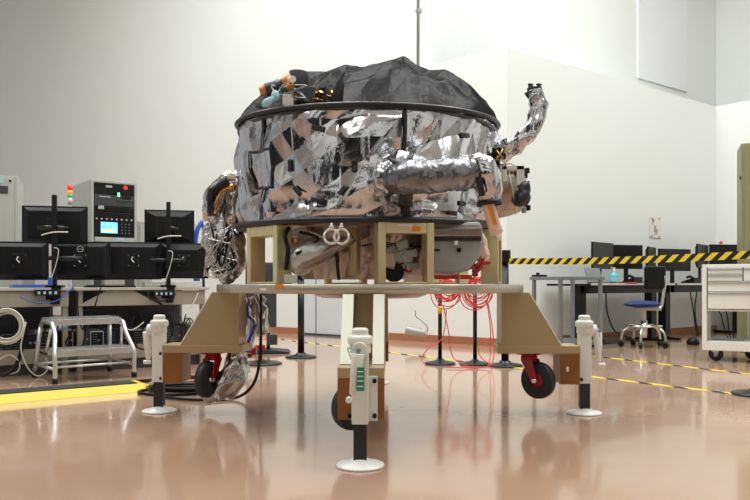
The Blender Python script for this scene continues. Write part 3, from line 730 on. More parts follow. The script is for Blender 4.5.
# ------------------------------------------------------------------ left work benches
u = Vector((.819,.574)).normalized(); n_in = Vector((-u.y, u.x))  # away from camera
P0 = Vector((-3.17, 6.10)); AU = math.atan2(u.y,u.x)
def bx(px, d=0.):
    P = P0+n_in*d; k = (px-375)/F; t = (k*P.y-P.x)/(u.x-k*u.y); return P+u*t
def bench(pa, pb, label, panels):
    A = bx(pa); B = bx(pb); L = (B-A).length; t = thing('work_bench', label, 'bench', (A.x,A.y,0), AU, None)
    b = MB(); b.box(0,L,0,.75,.742,.768); b.build('bench_top', 'beige', t, .003)
    for x in (.03, L-.07):
        for y in (.04,.68):
            b = MB(); b.box(x,x+.045,y,y+.04,0,.742); b.build('leg', 'tan', t, .003)
    b = MB(); b.box(.02,L-.02,.10,.66,.20,.225); b.build('lower_shelf', 'tan', t, .002)
    b = MB(); b.box(.03,L-.03,.09,.11,.10,.20); b.build('lower_panel', 'tan', t, .002)
    b = MB(); b.box(.03,L-.03,.12,.60,.0,.10); b.build('dark_base_fill', 'dgrey', t, .002)  # dark box added to darken the gap at the bench foot
    for (x0,x1,x2,x3,m) in panels:
        b = MB(); b.prism([(x0*L,.60),(x1*L,.60),(x2*L,.738),(x3*L,.738)], (0,.03,0), (1,0,0), (0,0,1), (0,1,0), .015); b.build('modesty_panel', m, t, .002)
    b = MB(); b.box(.075,L-.07,.62,.64,.225,.742); b.build('dark_backing', 'dgrey', t)  # dark sheet added to darken the space under the bench
    return t, L
b1, L1 = bench(-75, 72, 'beige work bench behind the aluminium step stool, crowded with monitors', [(.02,.98,.98,.02,'tan')])
b2, L2 = bench(75, 209, 'beige work bench near the drum, its end behind the left jack', [(.02,.62,.42,.22,'tan'),(.64,.97,.97,.55,'tan')])

def monitor(name, label, loc, rz, w_=.52, h_=.31, group=None, logo=None, screen_front=False, frame=False, dots=True):
    # origin at bottom centre of housing, -y is the back of the display
    t = thing(name, label, 'monitor', loc, rz, group)
    b = MB(); b.box(-w_/2,w_/2,-.004,.018,0,h_); 
    hs = b.build('housing', 'black', t, .004)
    b = MB(); x=w_/2-.012; X=w_/2*.55; z0=.012; z1=h_-.012; Z0=h_*.2; Z1=h_*.8
    if not frame: X = w_/2*.80; Z0 = h_*.14; Z1 = h_*.86
    b.add([(-x,-.004,z0),(x,-.004,z0),(x,-.004,z1),(-x,-.004,z1),(-X,-.036,Z0),(X,-.036,Z0),(X,-.036,Z1),(-X,-.036,Z1)], [(4,5,6,7),(0,1,5,4),(1,2,6,5),(2,3,7,6),(3,0,4,7),(3,2,1,0)])
    b.build('back_cover', 'black', t, .004)
    b = MB(); b.box(-w_/2+.012,w_/2-.012,.018,.020,.018,h_-.012); b.build('screen', 'screen', t)
    if not screen_front:
        b = MB(); b.box(-.06,.06,-.046,-.036,h_/2-.06,h_/2+.06); b.cyl((0,-.075,h_/2),(0,-.04,h_/2),.025,16)
        v = b.build('mount_plate', 'blackm', t, .003)
        if dots:
            b = MB()
            for a in (-1,1):
                for c in (-1,1): b.cyl((a*.047,-.049,h_/2+c*.047),(a*.047,-.046,h_/2+c*.047),.0055,10)
            b.build('screw', 'chrome', v)
            b = MB(); b.tube(crom([(.0,-.085,h_/2+.035),(-.012,-.09,h_/2+.01),(.012,-.09,h_/2-.02)],6), .005, 8); b.build('cable_tie', 'cablew', t)
    if logo is not None:
        b = MB(); b.tube([(.026*math.cos(2*PI*i/32)+logo, -.0385, h_*.80+.026*math.sin(2*PI*i/32)) for i in range(32)], .0028, 8, close=True); b.build('logo_ring', 'cream', t)
        text_part('DELL', .0185, t, 'cream', (logo,-.0375,h_*.80), (PI/2,0,0), 'logo_lettering')
    return t
def place(px, d): p = bx(px, d); return p
def zz(py, Y): return HC-(py-HZ)/F*Y
def mon_at(pxc, pyb, pyt, wpx, d, label, **kw):
    kw['group'] = 'monitors seen from behind on the left benches'
    p = place(pxc, d); Y = p.y; z0 = zz(pyb, Y); h_ = zz(pyt, Y)-z0; phi = math.atan2(p.x, p.y); rz = kw.pop('rz', AU*.35)
    w_ = wpx/F*Y/max(.6, math.cos(rz)+math.sin(rz)*math.tan(-phi)*0-0)
    return monitor('monitor', label, (p.x, p.y, z0), rz, w_, h_, **kw)
G = None
mon_at(21, 280, 241.5, 50, .14, 'black monitor seen from behind at the left edge, lowest row')
mon_at(81, 280, 241.5, 54, .20, 'black monitor with round maker logo, seen from behind in the lower row', logo=.0)
mon_at(134, 279.5, 242, 52, .22, 'black monitor in lower row below the grey rack cabinet, between logo monitor and right pole', logo=None)
mon_at(184, 278.5, 243, 47, .14, 'black monitor with tapered back, right end of the lower row', frame=True)
mon_at(55, 244, 206, 60, .24, 'black monitor in the upper row, in front of the signal light', dots=False)
mon_at(169.5, 244, 210, 47, .24, 'black monitor with sloped edges in the upper row, right of the grey rack cabinet', frame=True, dots=False)
def pole(px, ptop, label, arms):
    p = place(px, .05); Y = p.y; t = thing('monitor_pole', label, 'monitor stand', (p.x,p.y,0), AU*.35)
    b = MB(); b.box(-.020,.020,-.020,.020,.62,zz(ptop,Y)); b.build('pole', 'blackm', t, .003)
    b = MB(); b.box(-.07,.07,-.06,.10,.768,.79); b.box(-.06,.06,-.06,-.02,.66,.79); b.cyl((0,.0,.62),(0,0,.70),.05,16); b.build('clamp', 'black', t, .004)
    for (dx, z) in arms:
        b = MB(); b.tube([(0,-.0,z),(dx*.5,.02,z),(dx,.06,z)], .020, 10); b.build('arm', 'blackm', t)
    b = MB(); b.tube(crom([(.0,-.03,1.12),(.04,-.035,1.10),(.02,-.03,.98),(-.02,-.03,.85)],8), .004, 6); b.build('cable', 'cablew', t)
    b = MB(); b.tube(crom([(-.10,-.04,zz(ptop,Y)-.36),(.0,-.06,zz(ptop,Y)-.335),(.12,-.04,zz(ptop,Y)-.33)],6), .006, 6); b.build('cable_tie', 'cablew', t)
    return t
pole(54.5, 195, 'black monitor pole on the left bench, behind the step stool', ((-.25,1.03),(.22,1.03),(-.15,1.30),(.1,1.30)))
pole(168.5, 202, 'black monitor pole on the bench above the left jack', ((-.28,1.03),(.16,1.03),(.08,1.34)))

# rack cabinets behind the benches
def rack(px0, px1, ptop, Y, label, rz, front):
    c = at((px0+px1)/2, HZ, Y); w_ = (px1-px0)/F*Y/math.cos(rz-math.atan2(-c.x,Y)*1.0) ; H = zz(ptop, Y)
    t = thing('rack_cabinet', label, 'rack cabinet', (c.x, c.y, 0), rz)
    b = MB(); D = .75
    b.box(-w_/2,-w_/2+.03,0,D,0,H); b.box(w_/2-.03,w_/2,0,D,0,H); b.box(-w_/2+.03,w_/2-.03,0,D,H-.03,H); b.box(-w_/2+.03,w_/2-.03,.7,D,.05,H-.03); b.box(-w_/2+.03,w_/2-.03,0,D,0,.08)
    b.build('cabinet_shell', 'lgrey', t, .004); return t, w_, H
t, w_, H = rack(93, 136, 181, 8.1, 'tall grey rack cabinet with blue display and black instrument panels', math.radians(38), 1)
iw = w_/2-.035
def rb(x0,x1,z0,z1,m,name,par,y=-.01,bev=.002,dy=.03): b = MB(); b.box(x0,x1,y,y+dy,z0,z1); return b.build(name, m, par, bev)
def rz_(py): return zz(py, 8.1)
pn = rb(-iw,iw,rz_(195),rz_(184),'black','instrument_panel',t); rb(-.10,-.03,rz_(188),rz_(186),'grey','label_plate',pn,-.013,0,.004)
b = MB(); p = (.12,-.014,rz_(187)); b.cyl(p,(p[0],.0,p[2]),.025,18); b.build('red_button','led_r',pn)
pn = rb(-iw,iw,rz_(206.5),rz_(195.5),'dgrey','instrument_panel',t); rb(.03,.055,rz_(196.5),rz_(192.5),'ledgreen','indicator',pn,-.014,0,.004)
rb(-.17,-.05,rz_(198),rz_(197),'grey','label_plate',pn,-.014,0,.004); rb(.08,.18,rz_(199),rz_(195.8),'black','vent',pn,-.014,0,.004); rb(.02,.2,rz_(200),rz_(199.5),'steel','handle',pn,-.02,0,.01)
pn = rb(-iw,iw,rz_(212),rz_(207),'black','instrument_panel',t); rb(-.18,-.12,rz_(210),rz_(206.5),'grey','label_plate',pn,-.014,0,.004)
pn = rb(-iw,iw,rz_(237),rz_(212.5),'black','instrument_panel',t)
s = rb(-.155,.03,rz_(233.5),rz_(222.5),'lcd','display',pn,-.014,0,.004); rb(-.14,-.01,rz_(232.5),rz_(230),'lcdy','display_bar',s,-.017,0,.003) if False else None
b = MB()
for i in range(8): b.cyl((-.2+i*.055,-.02,rz_(219.5)),(-.2+i*.055,0,rz_(219.5)),.009,10)
b.build('knob','cream',pn)
b = MB()
for i in range(3):
    for j in range(4): b.cyl((.08+i*.04,-.018,rz_(224+j*3)),(.08+i*.04,0,rz_(224+j*3)),.007,8)
b.build('socket','steel',pn)
pn = rb(-iw,iw,rz_(242),rz_(237.5),'lgrey','lower_panel',t); rb(.02,.10,rz_(241),rz_(238),'lblue','sticker',pn,-.014,0,.004)
rb(-iw,iw,.1,rz_(243),'dgrey','instrument_panel',t)
rb(-.14,.01,rz_(232.6),rz_(229.8),'lcdy','display_bar',t,-.016,0,.002)
t, w_, H = rack(-32, 15, 175, 7.4, 'grey rack cabinet cut off by the left edge', math.radians(22), 1)
iw = w_/2-.03
pn = rb(-iw,iw,zz(243,7.4)-.8,zz(177.5,7.4),'lgrey','front_panel',t)
rb(iw-.30,iw-.06,zz(193,7.4),zz(185.5,7.4),'dgrey','vent',pn,-.016,0,.01)
rb(iw-.24,iw-.16,zz(183,7.4),zz(177,7.4),'red','red_switch',pn,-.02,0,.01); rb(iw-.15,iw-.11,zz(183,7.4),zz(178.5,7.4),'lblue','label_plate',pn,-.016,0,.01)
rb(iw-.05,iw-.03,zz(181,7.4),zz(179,7.4),'black','lock',pn,-.016,0,.01)
# low grey units between cabinets
def cab(px0, px1, ptop, Y, label, rz=.5):
    c = at((px0+px1)/2, HZ, Y); w_ = (px1-px0)/F*Y; t = thing('equipment_cabinet', label, 'cabinet', (c.x,c.y,0), rz)
    b = MB(); b.box(-w_/2,w_/2,0,.5,0,zz(ptop,Y)); b.build('housing','grey',t,.01)
    b = MB(); b.box(-w_/2+.03,w_/2-.03,-.008,0,.1,zz(ptop,Y)-.05); b.build('door','lgrey',t,.003)
cab(14, 34, 222, 8.3, 'low grey cabinet half hidden behind the upper left monitor')
cab(137, 152, 221, 8.6, 'low grey cabinet just right of the rack with the blue display')
# signal tower light
p = at(70, 205, 7.75); t = thing('signal_light', 'red, amber and green signal tower light beside the grey rack', 'signal light', (p.x,p.y,0))
Y = p.y
for (a, c, m, nm) in ((190.5,185,'led_r','red_lens'),(194.5,190.5,'led_o','amber_lens'),(197.5,194.5,'led_g','green_lens')):
    b = MB(); b.cyl((0,0,zz(a,Y)),(0,0,zz(c,Y)),.026,20); b.build(nm,m,t)
b = MB(); b.cyl((0,0,0),(0,0,zz(204,Y)),.014,14); b.cyl((0,0,zz(204,Y)),(0,0,zz(197.5,Y)),.024,20); b.lathe([(0,0),(.05,0),(.05,.01),(0,.02)],seg=24); b.build('post','cream',t)

# things on and under the benches
def bench_item(name, label, cat, px, d, z, fn, rz=None):
    p = place(px, d); t = thing(name, label, cat, (p.x,p.y,z), AU if rz is None else rz); fn(t); return t
def blue_tray(t):
    b = MB(); b.box(-.16,.16,-.1,.1,0,.028); b.build('tray','blue',t,.006)
    b = MB(); b.box(.12,.16,-.1,-.08,.028,.09); b.build('divider','blue',t,.003)
bench_item('blue_tray','blue plastic tray on the bench below the left monitors','tray',31,.12,.768,blue_tray)
def keyb(t):
    b = MB(); b.box(-.22,.22,-.07,.07,0,.018); b.build('keyboard_base','black',t,.004)
    b = MB()
    for i in range(14):
        for j in range(4): b.box(-.205+i*.029,-.182+i*.029,-.055+j*.028,-.033+j*.028,.018,.024)
    b.build('key_field','dgrey',t)
bench_item('keyboard','black keyboard on the bench below the logo monitor','keyboard',110,.12,.768,keyb)
def board(t):
    b = MB(); b.box(-.09,.09,-.06,.06,0,.05); b.build('housing','greycan',t,.003)
    b = MB()
    for i in range(7): b.cyl((-.08+i*.026,-.065,.025),(-.08+i*.026,-.05,.025),.008,8)
    b.build('socket','cream',t)
bench_item('connector_box','small grey connector box on the bench between the logo monitor and the right pole','box',113,-.0+.08,.786,board)
bench_item('connector_box','small grey connector box on the bench just left of the right pole','box',152,.10,.768,board)
bench_item('white_case','flat pale case lying on the bench under the rightmost monitor','case',183,.12,.768,lambda t: (lambda b: b.build('case_body','cream',t,.006))(MB().box(-.16,.16,-.09,.09,0,.06)))
def bluebag(t):
    b = MB(); b.tube(crom([(0,0,0),(-.03,0,.34),(-.01,0,.56),(.05,0,.68)],8),[.035-.0006*i for i in range(25)],14); b.build('strap_body','blue',t)
    b = MB(); b.tube(crom([(.07,.01,0),(.06,.01,.34),(.08,.01,.52),(.04,0,.68)],8),.014,10); b.build('strap_loop','navy',t)
    b = MB(); b.cyl((.0,.05,.0),(.0,.05,.80),.010,12); b.build('rod','steel',t)
bench_item('blue_sleeve','blue sleeve standing on the bench between the rightmost monitors and the foil bundle','sleeve',197.5,.3,.768,bluebag)
def instr(w_, d_, h_, m, disp=None, knobs=3):
    def fn(t):
        b = MB(); b.box(-w_/2,w_/2,0,d_,0,h_); b.build('housing',m,t,.004)
        b = MB(); b.box(-w_/2+.008,w_/2-.008,-.006,0,.008,h_-.008); fp = b.build('front_panel','black' if m!='black' else 'dgrey',t,.001)
        b = MB()
        for i in range(knobs): b.cyl((w_/2-.05-i*.035,-.018,h_*.4),(w_/2-.05-i*.035,-.006,h_*.4),.011,14)
        b.build('knob','steel',fp)
        b = MB()
        for i in range(5): b.box(-w_/2+.02,-w_/2+.02+w_*.35,-.009,-.006,.018+i*h_*.16,.022+i*h_*.16)
        b.build('vent','steel' if disp is None else disp,fp)
    return fn
specs = [(24,.34,.14,'dgrey',None,'dark instrument under the bench, left of the step stool'),
 (58,.38,.16,'greycan',None,'grey instrument with black front seen through the step stool, between its two treads'),
 (88,.22,.17,'black',None,'black power unit under the bench behind the right half of the stool'),
 (118,.30,.16,'dgrey','blue','dark instrument with blue vents just right of the step stool'),
 (146,.26,.14,'greycan',None,'grey instrument under the bench just left of the left jack'),
 (176,.30,.17,'black',None,'black instrument under the bench between the left jack and gold gusset')]
for (px, w_, h_, m, dsp, lab) in specs:
    bench_item('instrument_unit', lab, 'instrument', px, .13, .225, instr(w_,.35,h_,m,dsp,3))
for (px, w_, h_, m, lab) in ((78,.10,.16,'cream','white vented module under the bench behind the stool'),(97,.12,.14,'cream','white slotted module standing behind the stool right side'),(160,.12,.30,'dgrey','upright dark computer under the bench right beside the left jack')):
    bench_item('vented_module', lab, 'module', px, .11, .225+(.0), instr(w_,.01,h_,m,None,1))
def roll(t):
    b = MB(); b.tube([(.03*math.cos(2*PI*i/24),0,.035+.03*math.sin(2*PI*i/24)) for i in range(24)],.008,8,close=True); b.build('roll_body','sgreen',t)
    b = MB(); b.cyl((0,-.01,.035),(0,.01,.035),.016,16); b.build('core','paper',t)
bench_item('tape_roll','green and white tape roll on the bench shelf beside the gold gusset','tape',187,.11,.395+.0,roll)
bench_item('storage_box','dark storage box on the shelf below the tape roll','box',187,.16,.225,lambda t: (lambda b: b.build('box_body','dgrey',t,.004))(MB().box(-.07,.07,-.06,.15,0,.17)))
# cables under the bench
def cable(label, pts, r, m, cat='cable', name='cable', group=None, n=8):
    b = MB(); b.tube(crom(pts,n), r, 8); o = b.build(name, m); tag(o, label, cat, group); return o
rc = random.Random(11)
def bp(px, py, d): 
    p = bx(px,d); return Vector((p.x,p.y,zz(py,p.y)))
cable('thick black cable sagging from the left bench towards the floor', [bp(22,330,-.02),bp(21,352,-.04),bp(14,368,-.06),bp(2,376,-.08)], .018,'black')
cable('thin white cable looping below the coil, left of the step stool', [bp(26,322,-.1),bp(23,335,-.12),bp(21,350,-.12),bp(28,368,-.12),bp(38,376,-.1),bp(47,370,-.06),bp(46,358,-.03)], .006,'cablew')
cable('white cable drooping from the bench at the extreme left', [bp(-2,360,-.04),bp(10,355,-.06),bp(19,362,-.06),bp(17,372,-.05),bp(2,374,-.05)], .006,'cablew')
cable('thin black cable slanting across the tan panel behind the stool', [bp(101,287,-.02),bp(98,296,-.03),bp(94,310,-.03)], .006,'black')
cable('thin blue cable drooping under the left pole clamp', [bp(20,297,-.02),bp(38,303,-.04),bp(58,300,-.04),bp(74,286,-.02)], .005,'blue')
cable('black cable hanging in a loop beside the left bench leg', [bp(78,292,-.02),bp(78,312,-.03),bp(83,330,-.03),bp(92,322,-.02)], .006,'black')
cable('white cable rising diagonally over the bench panel, left of the gold gusset', [bp(198,293,-.02),bp(194,302,-.03),bp(190,308,-.02)], .005,'cablew')
cable('black cable loop hanging under the bench just above the left jack', [bp(148,292,-.02),bp(150,299,-.05),bp(163,301,-.05),bp(176,294,-.02)], .007,'black')
for i, (a, c, lab) in enumerate(((104,312,'black cable slung beneath the bench right of the stool top'),(124,314,'black cable slung beneath the bench between stool and left jack'),(176,312,'black cable slung beneath the bench right of the left jack'))):
    cable(lab, [bp(a-8,c,.03),bp(a-4,c+14+4*i,.02),bp(a+4,c+20,.02),bp(a+10,c+2,.03)], .006, 'black')
cable('black wires bunched in front of the tape roll', [bp(180,316,.03),bp(184,326,.03),bp(190,318,.03),bp(196,330,.03),bp(198,345,.03)], .005,'black')
for i, (a, y0, y1, lab) in enumerate(((12,313,345,'black cable bundle hanging under the bench inside the white coil'),(42,313,350,'black cable hanging behind the left frame of the stool'),(70,313,344,'black cable hanging behind the middle of the stool'),(112,313,342,'black cable hanging behind the right frame of the stool'),(140,313,346,'black cable hanging just left of the left jack'),(170,313,348,'black cable hanging just right of the left jack'))):
    cable(lab, [bp(a,y0,.06),bp(a+3,(y0+y1)/2,.04),bp(a-4,y1,.03),bp(a+12,y1+2,.04),bp(a+16,y0+12,.06)], .008, 'black', group='black cables under the left benches')
for i, (a, m_, lab) in enumerate(((60,'blue','blue cable strung behind the stool'),(130,'cablew','white cable strung between stool and left jack'))):
    cable(lab, [bp(a-16,318,.02),bp(a,330,.01),bp(a+14,322,.02)], .005, m_)
def adaptor(t):
    b = MB(); b.box(-.10,.10,-.03,.03,0,.05); b.build('strip_body','black',t,.005)
    b = MB(); 
    for i in range(4): b.box(-.08+i*.045,-.06+i*.045,-.035,-.03,.012,.035)
    b.build('plug','lblue',t)
bench_item('power_strip','black power strip hung under the bench edge above the stool','power strip',47,-.03,.70,adaptor)
bench_item('power_strip','black power strip hung under the bench edge above the left jack','power strip',163,-.03,.685,adaptor)
# white cable coil
c = bp(6,325,-.10); t = thing('cable_coil','coil of white cable hanging from the bench at the left edge','cable coil',tuple(c),.3)
for i in range(9):
    r_ = random.Random(i); b = MB(); R_ = .118+r_.uniform(-.012,.016); ox = r_.uniform(-.01,.01); oz = -i*.002+r_.uniform(-.012,.01)
    b.tube([(ox+R_*math.cos(2*PI*k/48), (i-4)*.006, oz+R_*1.08*math.sin(2*PI*k/48)) for k in range(48)], .0065, 8, close=True); b.build('loop','cablew',t)

# ------------------------------------------------------------------ step stool
LF = fl(55,384); RF = fl(134,378); LB = fl(30,378)
ang = math.atan2((RF-LF).y,(RF-LF).x); ang = math.radians(41); Wd = .65; Dp = .55
t = thing('step_stool','two-step aluminium stool with black rubber feet','step stool',tuple(LF),ang)
for x in (0., Wd):
    s = 1 if x == 0 else -1
    xi = x+s*.03
    b = MB(); b.tube(crom([(x,0,.03),(x,0,.15),(x+s*.0,.01,.235),(xi,.10,.38),(xi,.15,.45),(xi,.19,.475),(xi,.32,.48),(xi,.42,.475),(xi,.48,.44)],5), .018, 12); b.tube([(xi,.48,.44),(x,Dp,.03)],.018,12); b.build('side_frame','alu',t)
    b = MB(); b.cyl((x,0,0),(x,0,.045),.023,14); b.build('rubber_foot','black',t)
    b = MB(); b.cyl((x,Dp,0),(x,Dp,.045),.023,14); b.build('rubber_foot','black',t)
    b = MB(); b.tube([(x,.02,.115),(x,Dp-.01,.115)],.012,10); b.tube([(xi,.20,.43),(x+s*.01,.26,.24)],.012,10); b.build('brace','alu',t)
def tread(y0,y1,z,x0,x1):
    b = MB(); b.box(x0,x1,y0,y1,z-.012,z); b.box(x0,x1,y0,y0+.012,z-.050,z); b.box(x0,x1,y1-.012,y1,z-.05,z)
    o = b.build('tread','alu',t,.003); b = MB(); nx = 30
    for i in range(nx):
        x = x0+.01+(x1-x0-.02)*i/nx
        b.box(x,x+.009,y0+.003,y1-.003,z,z+.012)
    b.build('grip_ridge','alu',o)
tread(-.0,.24,.262,.0+.015,Wd-.015); tread(.20,.48,.505,.03,Wd-.03)
b = MB(); b.tube([(0,Dp-.01,.115),(Wd,Dp-.01,.115)],.012,10); b.tube([(0,.02,.13),(Wd,.02,.13)],.010,10); b.build('brace','alu',t)
# cable ramp
A = fl(-30,407); Bp = fl(147,391.5); dd = (Bp-A); L = dd.length; ang = math.atan2(dd.y,dd.x)
t = thing('cable_ramp','yellow and black cable protector ramp on the floor before the stool','cable ramp',tuple(A),ang)
b = MB(); b.prism([(0,0),(.065,.055),(.27,.057),(.40,.0)], (L/2,0,0), (0,1,0), (0,0,1), (1,0,0), L); rm = b.build('ramp_body','yellow',t,.003)
b = MB(); b.box(.01,L-.05,.07,.265,.056,.063); b.build('lid','rubber',t,.002)
for i in range(5):
    b = MB(); b.prism([(.285,.050),(.37,.0135),(.37,.018),(.287,.056)], (.35+i*.42,0,0), (0,1,0), (0,0,1), (1,0,0), .22)
    b.build('rear_pad','rubber',rm)
b = MB(); b.box(L,L+.05,.05,.20,.0,.036); b.build('connector_lug','yellow',t,.004)

# black cable looped on floor under left leg
pts = [Bp+Vector((.04,.12,.02)), fl(150,392)+Vector((0,0,.015)), fl(165,399)+Vector((0,0,.015)), fl(200,402)+Vector((0,0,.015)), fl(235,400)+Vector((0,0,.015)), at(252,386,5.0), at(259,365,5.05), at(261,330,5.05), at(261,300,5.05)]
cable('long black cable from the yellow ramp, rising to the ring left of centre', pts, .011, 'black', n=14)
c0 = fl(170,394); b = MB()
for k, (ra_, rb_) in enumerate(((.24,.16),(.21,.12),(.26,.13))):
    b.tube([(c0.x+ra_*math.cos(2*PI*i/60)+.05*k, c0.y+.05+rb_*math.sin(2*PI*i/60), .012+.018*k) for i in range(60)], .011, 8, close=True)
tag(b.build('cable_coil','black'),'flat coil of black cable on the floor behind the left jack','cable coil')

# ------------------------------------------------------------------ stanchions and hazard belts
def stanchion(base, label, H=1.08, rb_=.155, rp=.022, head=True, cat='barrier post', thin=True):
    t = thing('barrier_post', label, cat, (base.x,base.y,0), 0, 'black barrier posts')
    b = MB(); b.lathe([(0,0),(rb_,0),(rb_,.012),(rb_*.9,.020),(rb_*.35,.034),(rp*1.5,.05),(rp,.055)],seg=48); b.build('base','blackm',t)
    b = MB(); b.cyl((0,0,.05),(0,0,H-.12 if head else H),rp,20); b.build('post','blackm',t)
    if head:
        b = MB(); b.cyl((0,0,H-.12),(0,0,H),rp*1.5,20); b.build('belt_head','black',t,.004)
    return t
sA = fl(505,366); stanchion(sA,'black belt post behind the right gold leg, holding the hazard belt',1.13,.17,.036)
sB = Vector((4.15*.72,5.12,0)); sB = fl(757,395); stanchion(sB,'black belt post at the right edge of the picture, only its base showing',1.13,.17,.03)
sC = fl(301,357.5); stanchion(sC,'black belt post standing before the grey door',1.0,.17,.036)
sD = fl(440,364); stanchion(sD,'thin black post carrying the left red cable coil',1.0,.155,.020)
sE = fl(475,364.5); stanchion(sE,'thin black post carrying the right red cable coil',1.0,.155,.020)
b = MB(); b.cyl((sD.x,sD.y,.50),(sD.x,sD.y,.58),.023,16); o = b.build('yellow_band','yellow'); tag(o,'yellow tape wrapped round the post with the left red coil','tape')
sF = fl(261,364); stanchion(sF,'thin black post in front of the dark blue display panel',1.0,.21,.012,False)
sG = fl(276,361); 
def strip(name, pts, wd, m, label, cat, vertical=False, kind=None):
    b = MB(); vs = []; L = 0; uvs = []; prev = None
    for p in pts:
        p = Vector(p)
        if prev is not None: L += (p-prev).length
        prev = p; d = (Vector(pts[-1])-Vector(pts[0])).normalized(); s = Vector((0,0,1)) if vertical else Vector((-d.y,d.x,0))
        th = (Vector((-d.y,d.x,0)) if vertical else Vector((0,0,1)))*.0015
        for (a, c) in ((-1,-1),(1,-1),(1,1),(-1,1)):
            vs.append(p+s*a*wd/2+th*c); uvs.append((L, wd/2*(1+a)))
    n = len(pts); fs = []
    for i in range(n-1):
        for k in range(4): fs.append((i*4+k, i*4+(k+1)%4, (i+1)*4+(k+1)%4, (i+1)*4+k))
    fs += [(0,1,2,3),((n-1)*4+3,(n-1)*4+2,(n-1)*4+1,(n-1)*4)]
    b.add(vs, fs); o = b.build(name, m); me = o.data; ul = me.uv_layers.new(name='UVMap')
    for lp in me.loops: ul.data[lp.index].uv = uvs[lp.vertex_index]
    tag(o, label, cat); return o
A = Vector((sA.x,sA.y,1.025)); Bq = Vector((sB.x,sB.y,1.015))
strip('hazard_belt',[A.lerp(Bq,i/20)-Vector((0,0,.02*4*(i/20)*(1-i/20))) for i in range(21)],.058,'belt','yellow and black striped belt stretched across the right side','barrier belt',True)
strip('floor_tape',[fl(276,339)+Vector((0,0,.002)), fl(742,395)+Vector((0,0,.002))],.055,'ftape','long yellow and black floor tape running under the stand to the right edge','floor tape')
strip('floor_tape',[fl(592,356)+Vector((0,0,.002)), fl(790,379)+Vector((0,0,.002))],.05,'ftape','yellow and black floor tape passing in front of the office chair','floor tape')
b = MB(); p = fl(263,339.5); q = fl(278,339.5); b.box(p.x-.1,q.x,p.y-.03,p.y+.03,0,.004); tag(b.build('floor_tape','redc'),'short red floor tape beside the black post base','floor tape')
# red coils
for (px, py, r0, Yc, lab, sd) in ((446,294,.135,7.0,'red cable coiled on the left thin post',1),(476,294,.14,6.95,'red cable coiled on the right thin post',2)):
    c = at(px,py,Yc); t = thing('cable_coil', lab, 'cable coil', tuple(c), 0); r_ = random.Random(sd)
    for i in range(11):
        b = MB(); Ra = r0*r_.uniform(.55,1.0); Rb = Ra*r_.uniform(.8,1.1); ox = r_.uniform(-.03,.03); oz = (r0-Ra)*.9+r_.uniform(-.01,.02); oy = -.05-.007*i
        b.tube([(ox+Ra*math.cos(2*PI*k/44), oy+.015*math.sin(4*PI*k/44+i), oz-.0+Rb*math.sin(2*PI*k/44)) for k in range(44)], .0052, 7, close=True); b.build('loop','redc',t)
    b = MB()
    if sd == 1: tails = [[(-.03,-.05,-.1),(.02,-.05,-.35),(.06,-.06,-.58),(.20,-.1,-.665),(.27,-.15,-.67)], [(0,-.05,-.14),(-.04,-.06,-.40),(-.18,-.1,-.5),(-.24,-.1,-.60),(-.2,-.15,-.66)]]
    else: tails = [[(.1,-.05,-.08),(.13,-.05,-.3),(.13,-.06,-.52),(.10,-.15,-.665)], [(.11,-.05,-.08),(.15,-.05,-.32),(.15,-.1,-.6),(.02,-.15,-.67),(-.3,-.14,-.67)], [(.13,-.05,-.40),(.02,-.05,-.46),(.03,-.08,-.57),(.14,-.12,-.66)]]
    for tl in tails: b.tube([Vector((p.x,p.y,max(p.z,.012-c.z))) for p in crom([(q[0],q[1],q[2]*1.02-.01) for q in tl],8)], .0050, 7)
    b.build('cable_tail','redc',t)
b = MB(); b.cbox((0,0,0),(.30,.012,.03)); o = b.build('red_tag','redc',None,.003,tuple(at(450,277,4.9))); tag(o,'red and white streamer tag between the bracket and right bracket','tag')
# roller leaning at wall
p = at(416,332,9.3); t = thing('floor_roller','grey roller on a bent wire handle by the baseboard','roller',tuple(p),-.2)
b = MB(); b.cyl((-.13,0,0.03),(.12,0,-.02),.055,24); b.build('roller_sleeve','greycan',t,.006)
b = MB(); b.cyl((.12,0,-.02),(.14,0,-.024),.030,16); b.build('roller_cap','cream',t)
b = MB(); b.tube(crom([(.14,0,-.02),(.15,0,.06),(.08,0,.14),(.0,0,.20),(-.01,0,.28)],6),.006,8); b.build('handle','steel',t)
# dark display cart near the foil cables
p = fl(270,353); t = thing('display_cart','dark blue upright display panel on a black base, behind the hanging foil cables','display cart',(p.x,p.y,0),.2)
b = MB(); b.box(-.28,.075,-.02,.03,.30,1.05); b.build('panel','dgrey',t,.01)
b = MB(); b.box(-.04,.0,.0,.03,.03,.30); b.build('post','blackm',t)
b = MB(); b.prism([(-.34,0),(.15,0),(.24,.02),(.02,.045),(-.3,.045)],(0,.05,0),(1,0,0),(0,0,1),(0,1,0),.40); b.build('base','rubber',t,.006)
b = MB(); b.cbox((-.12,-.1,.08),(.12,.08,.05)); b.build('red_box','red',t,.01)
b = MB(); b.cbox((.02,-.05,.16),(.12,.08,.12)); b.build('drive','dgrey',t,.006)
# red clamp near the left leg
b = MB(); b.cyl((0,0,0),(.03,0,0),.03,16); b.cbox((-.03,0,-.03),(.06,.05,.03)); o = b.build('red_clamp','red',None,.002,tuple(at(252,351,4.9))); tag(o,'small red clamp behind the left gold beam','clamp')

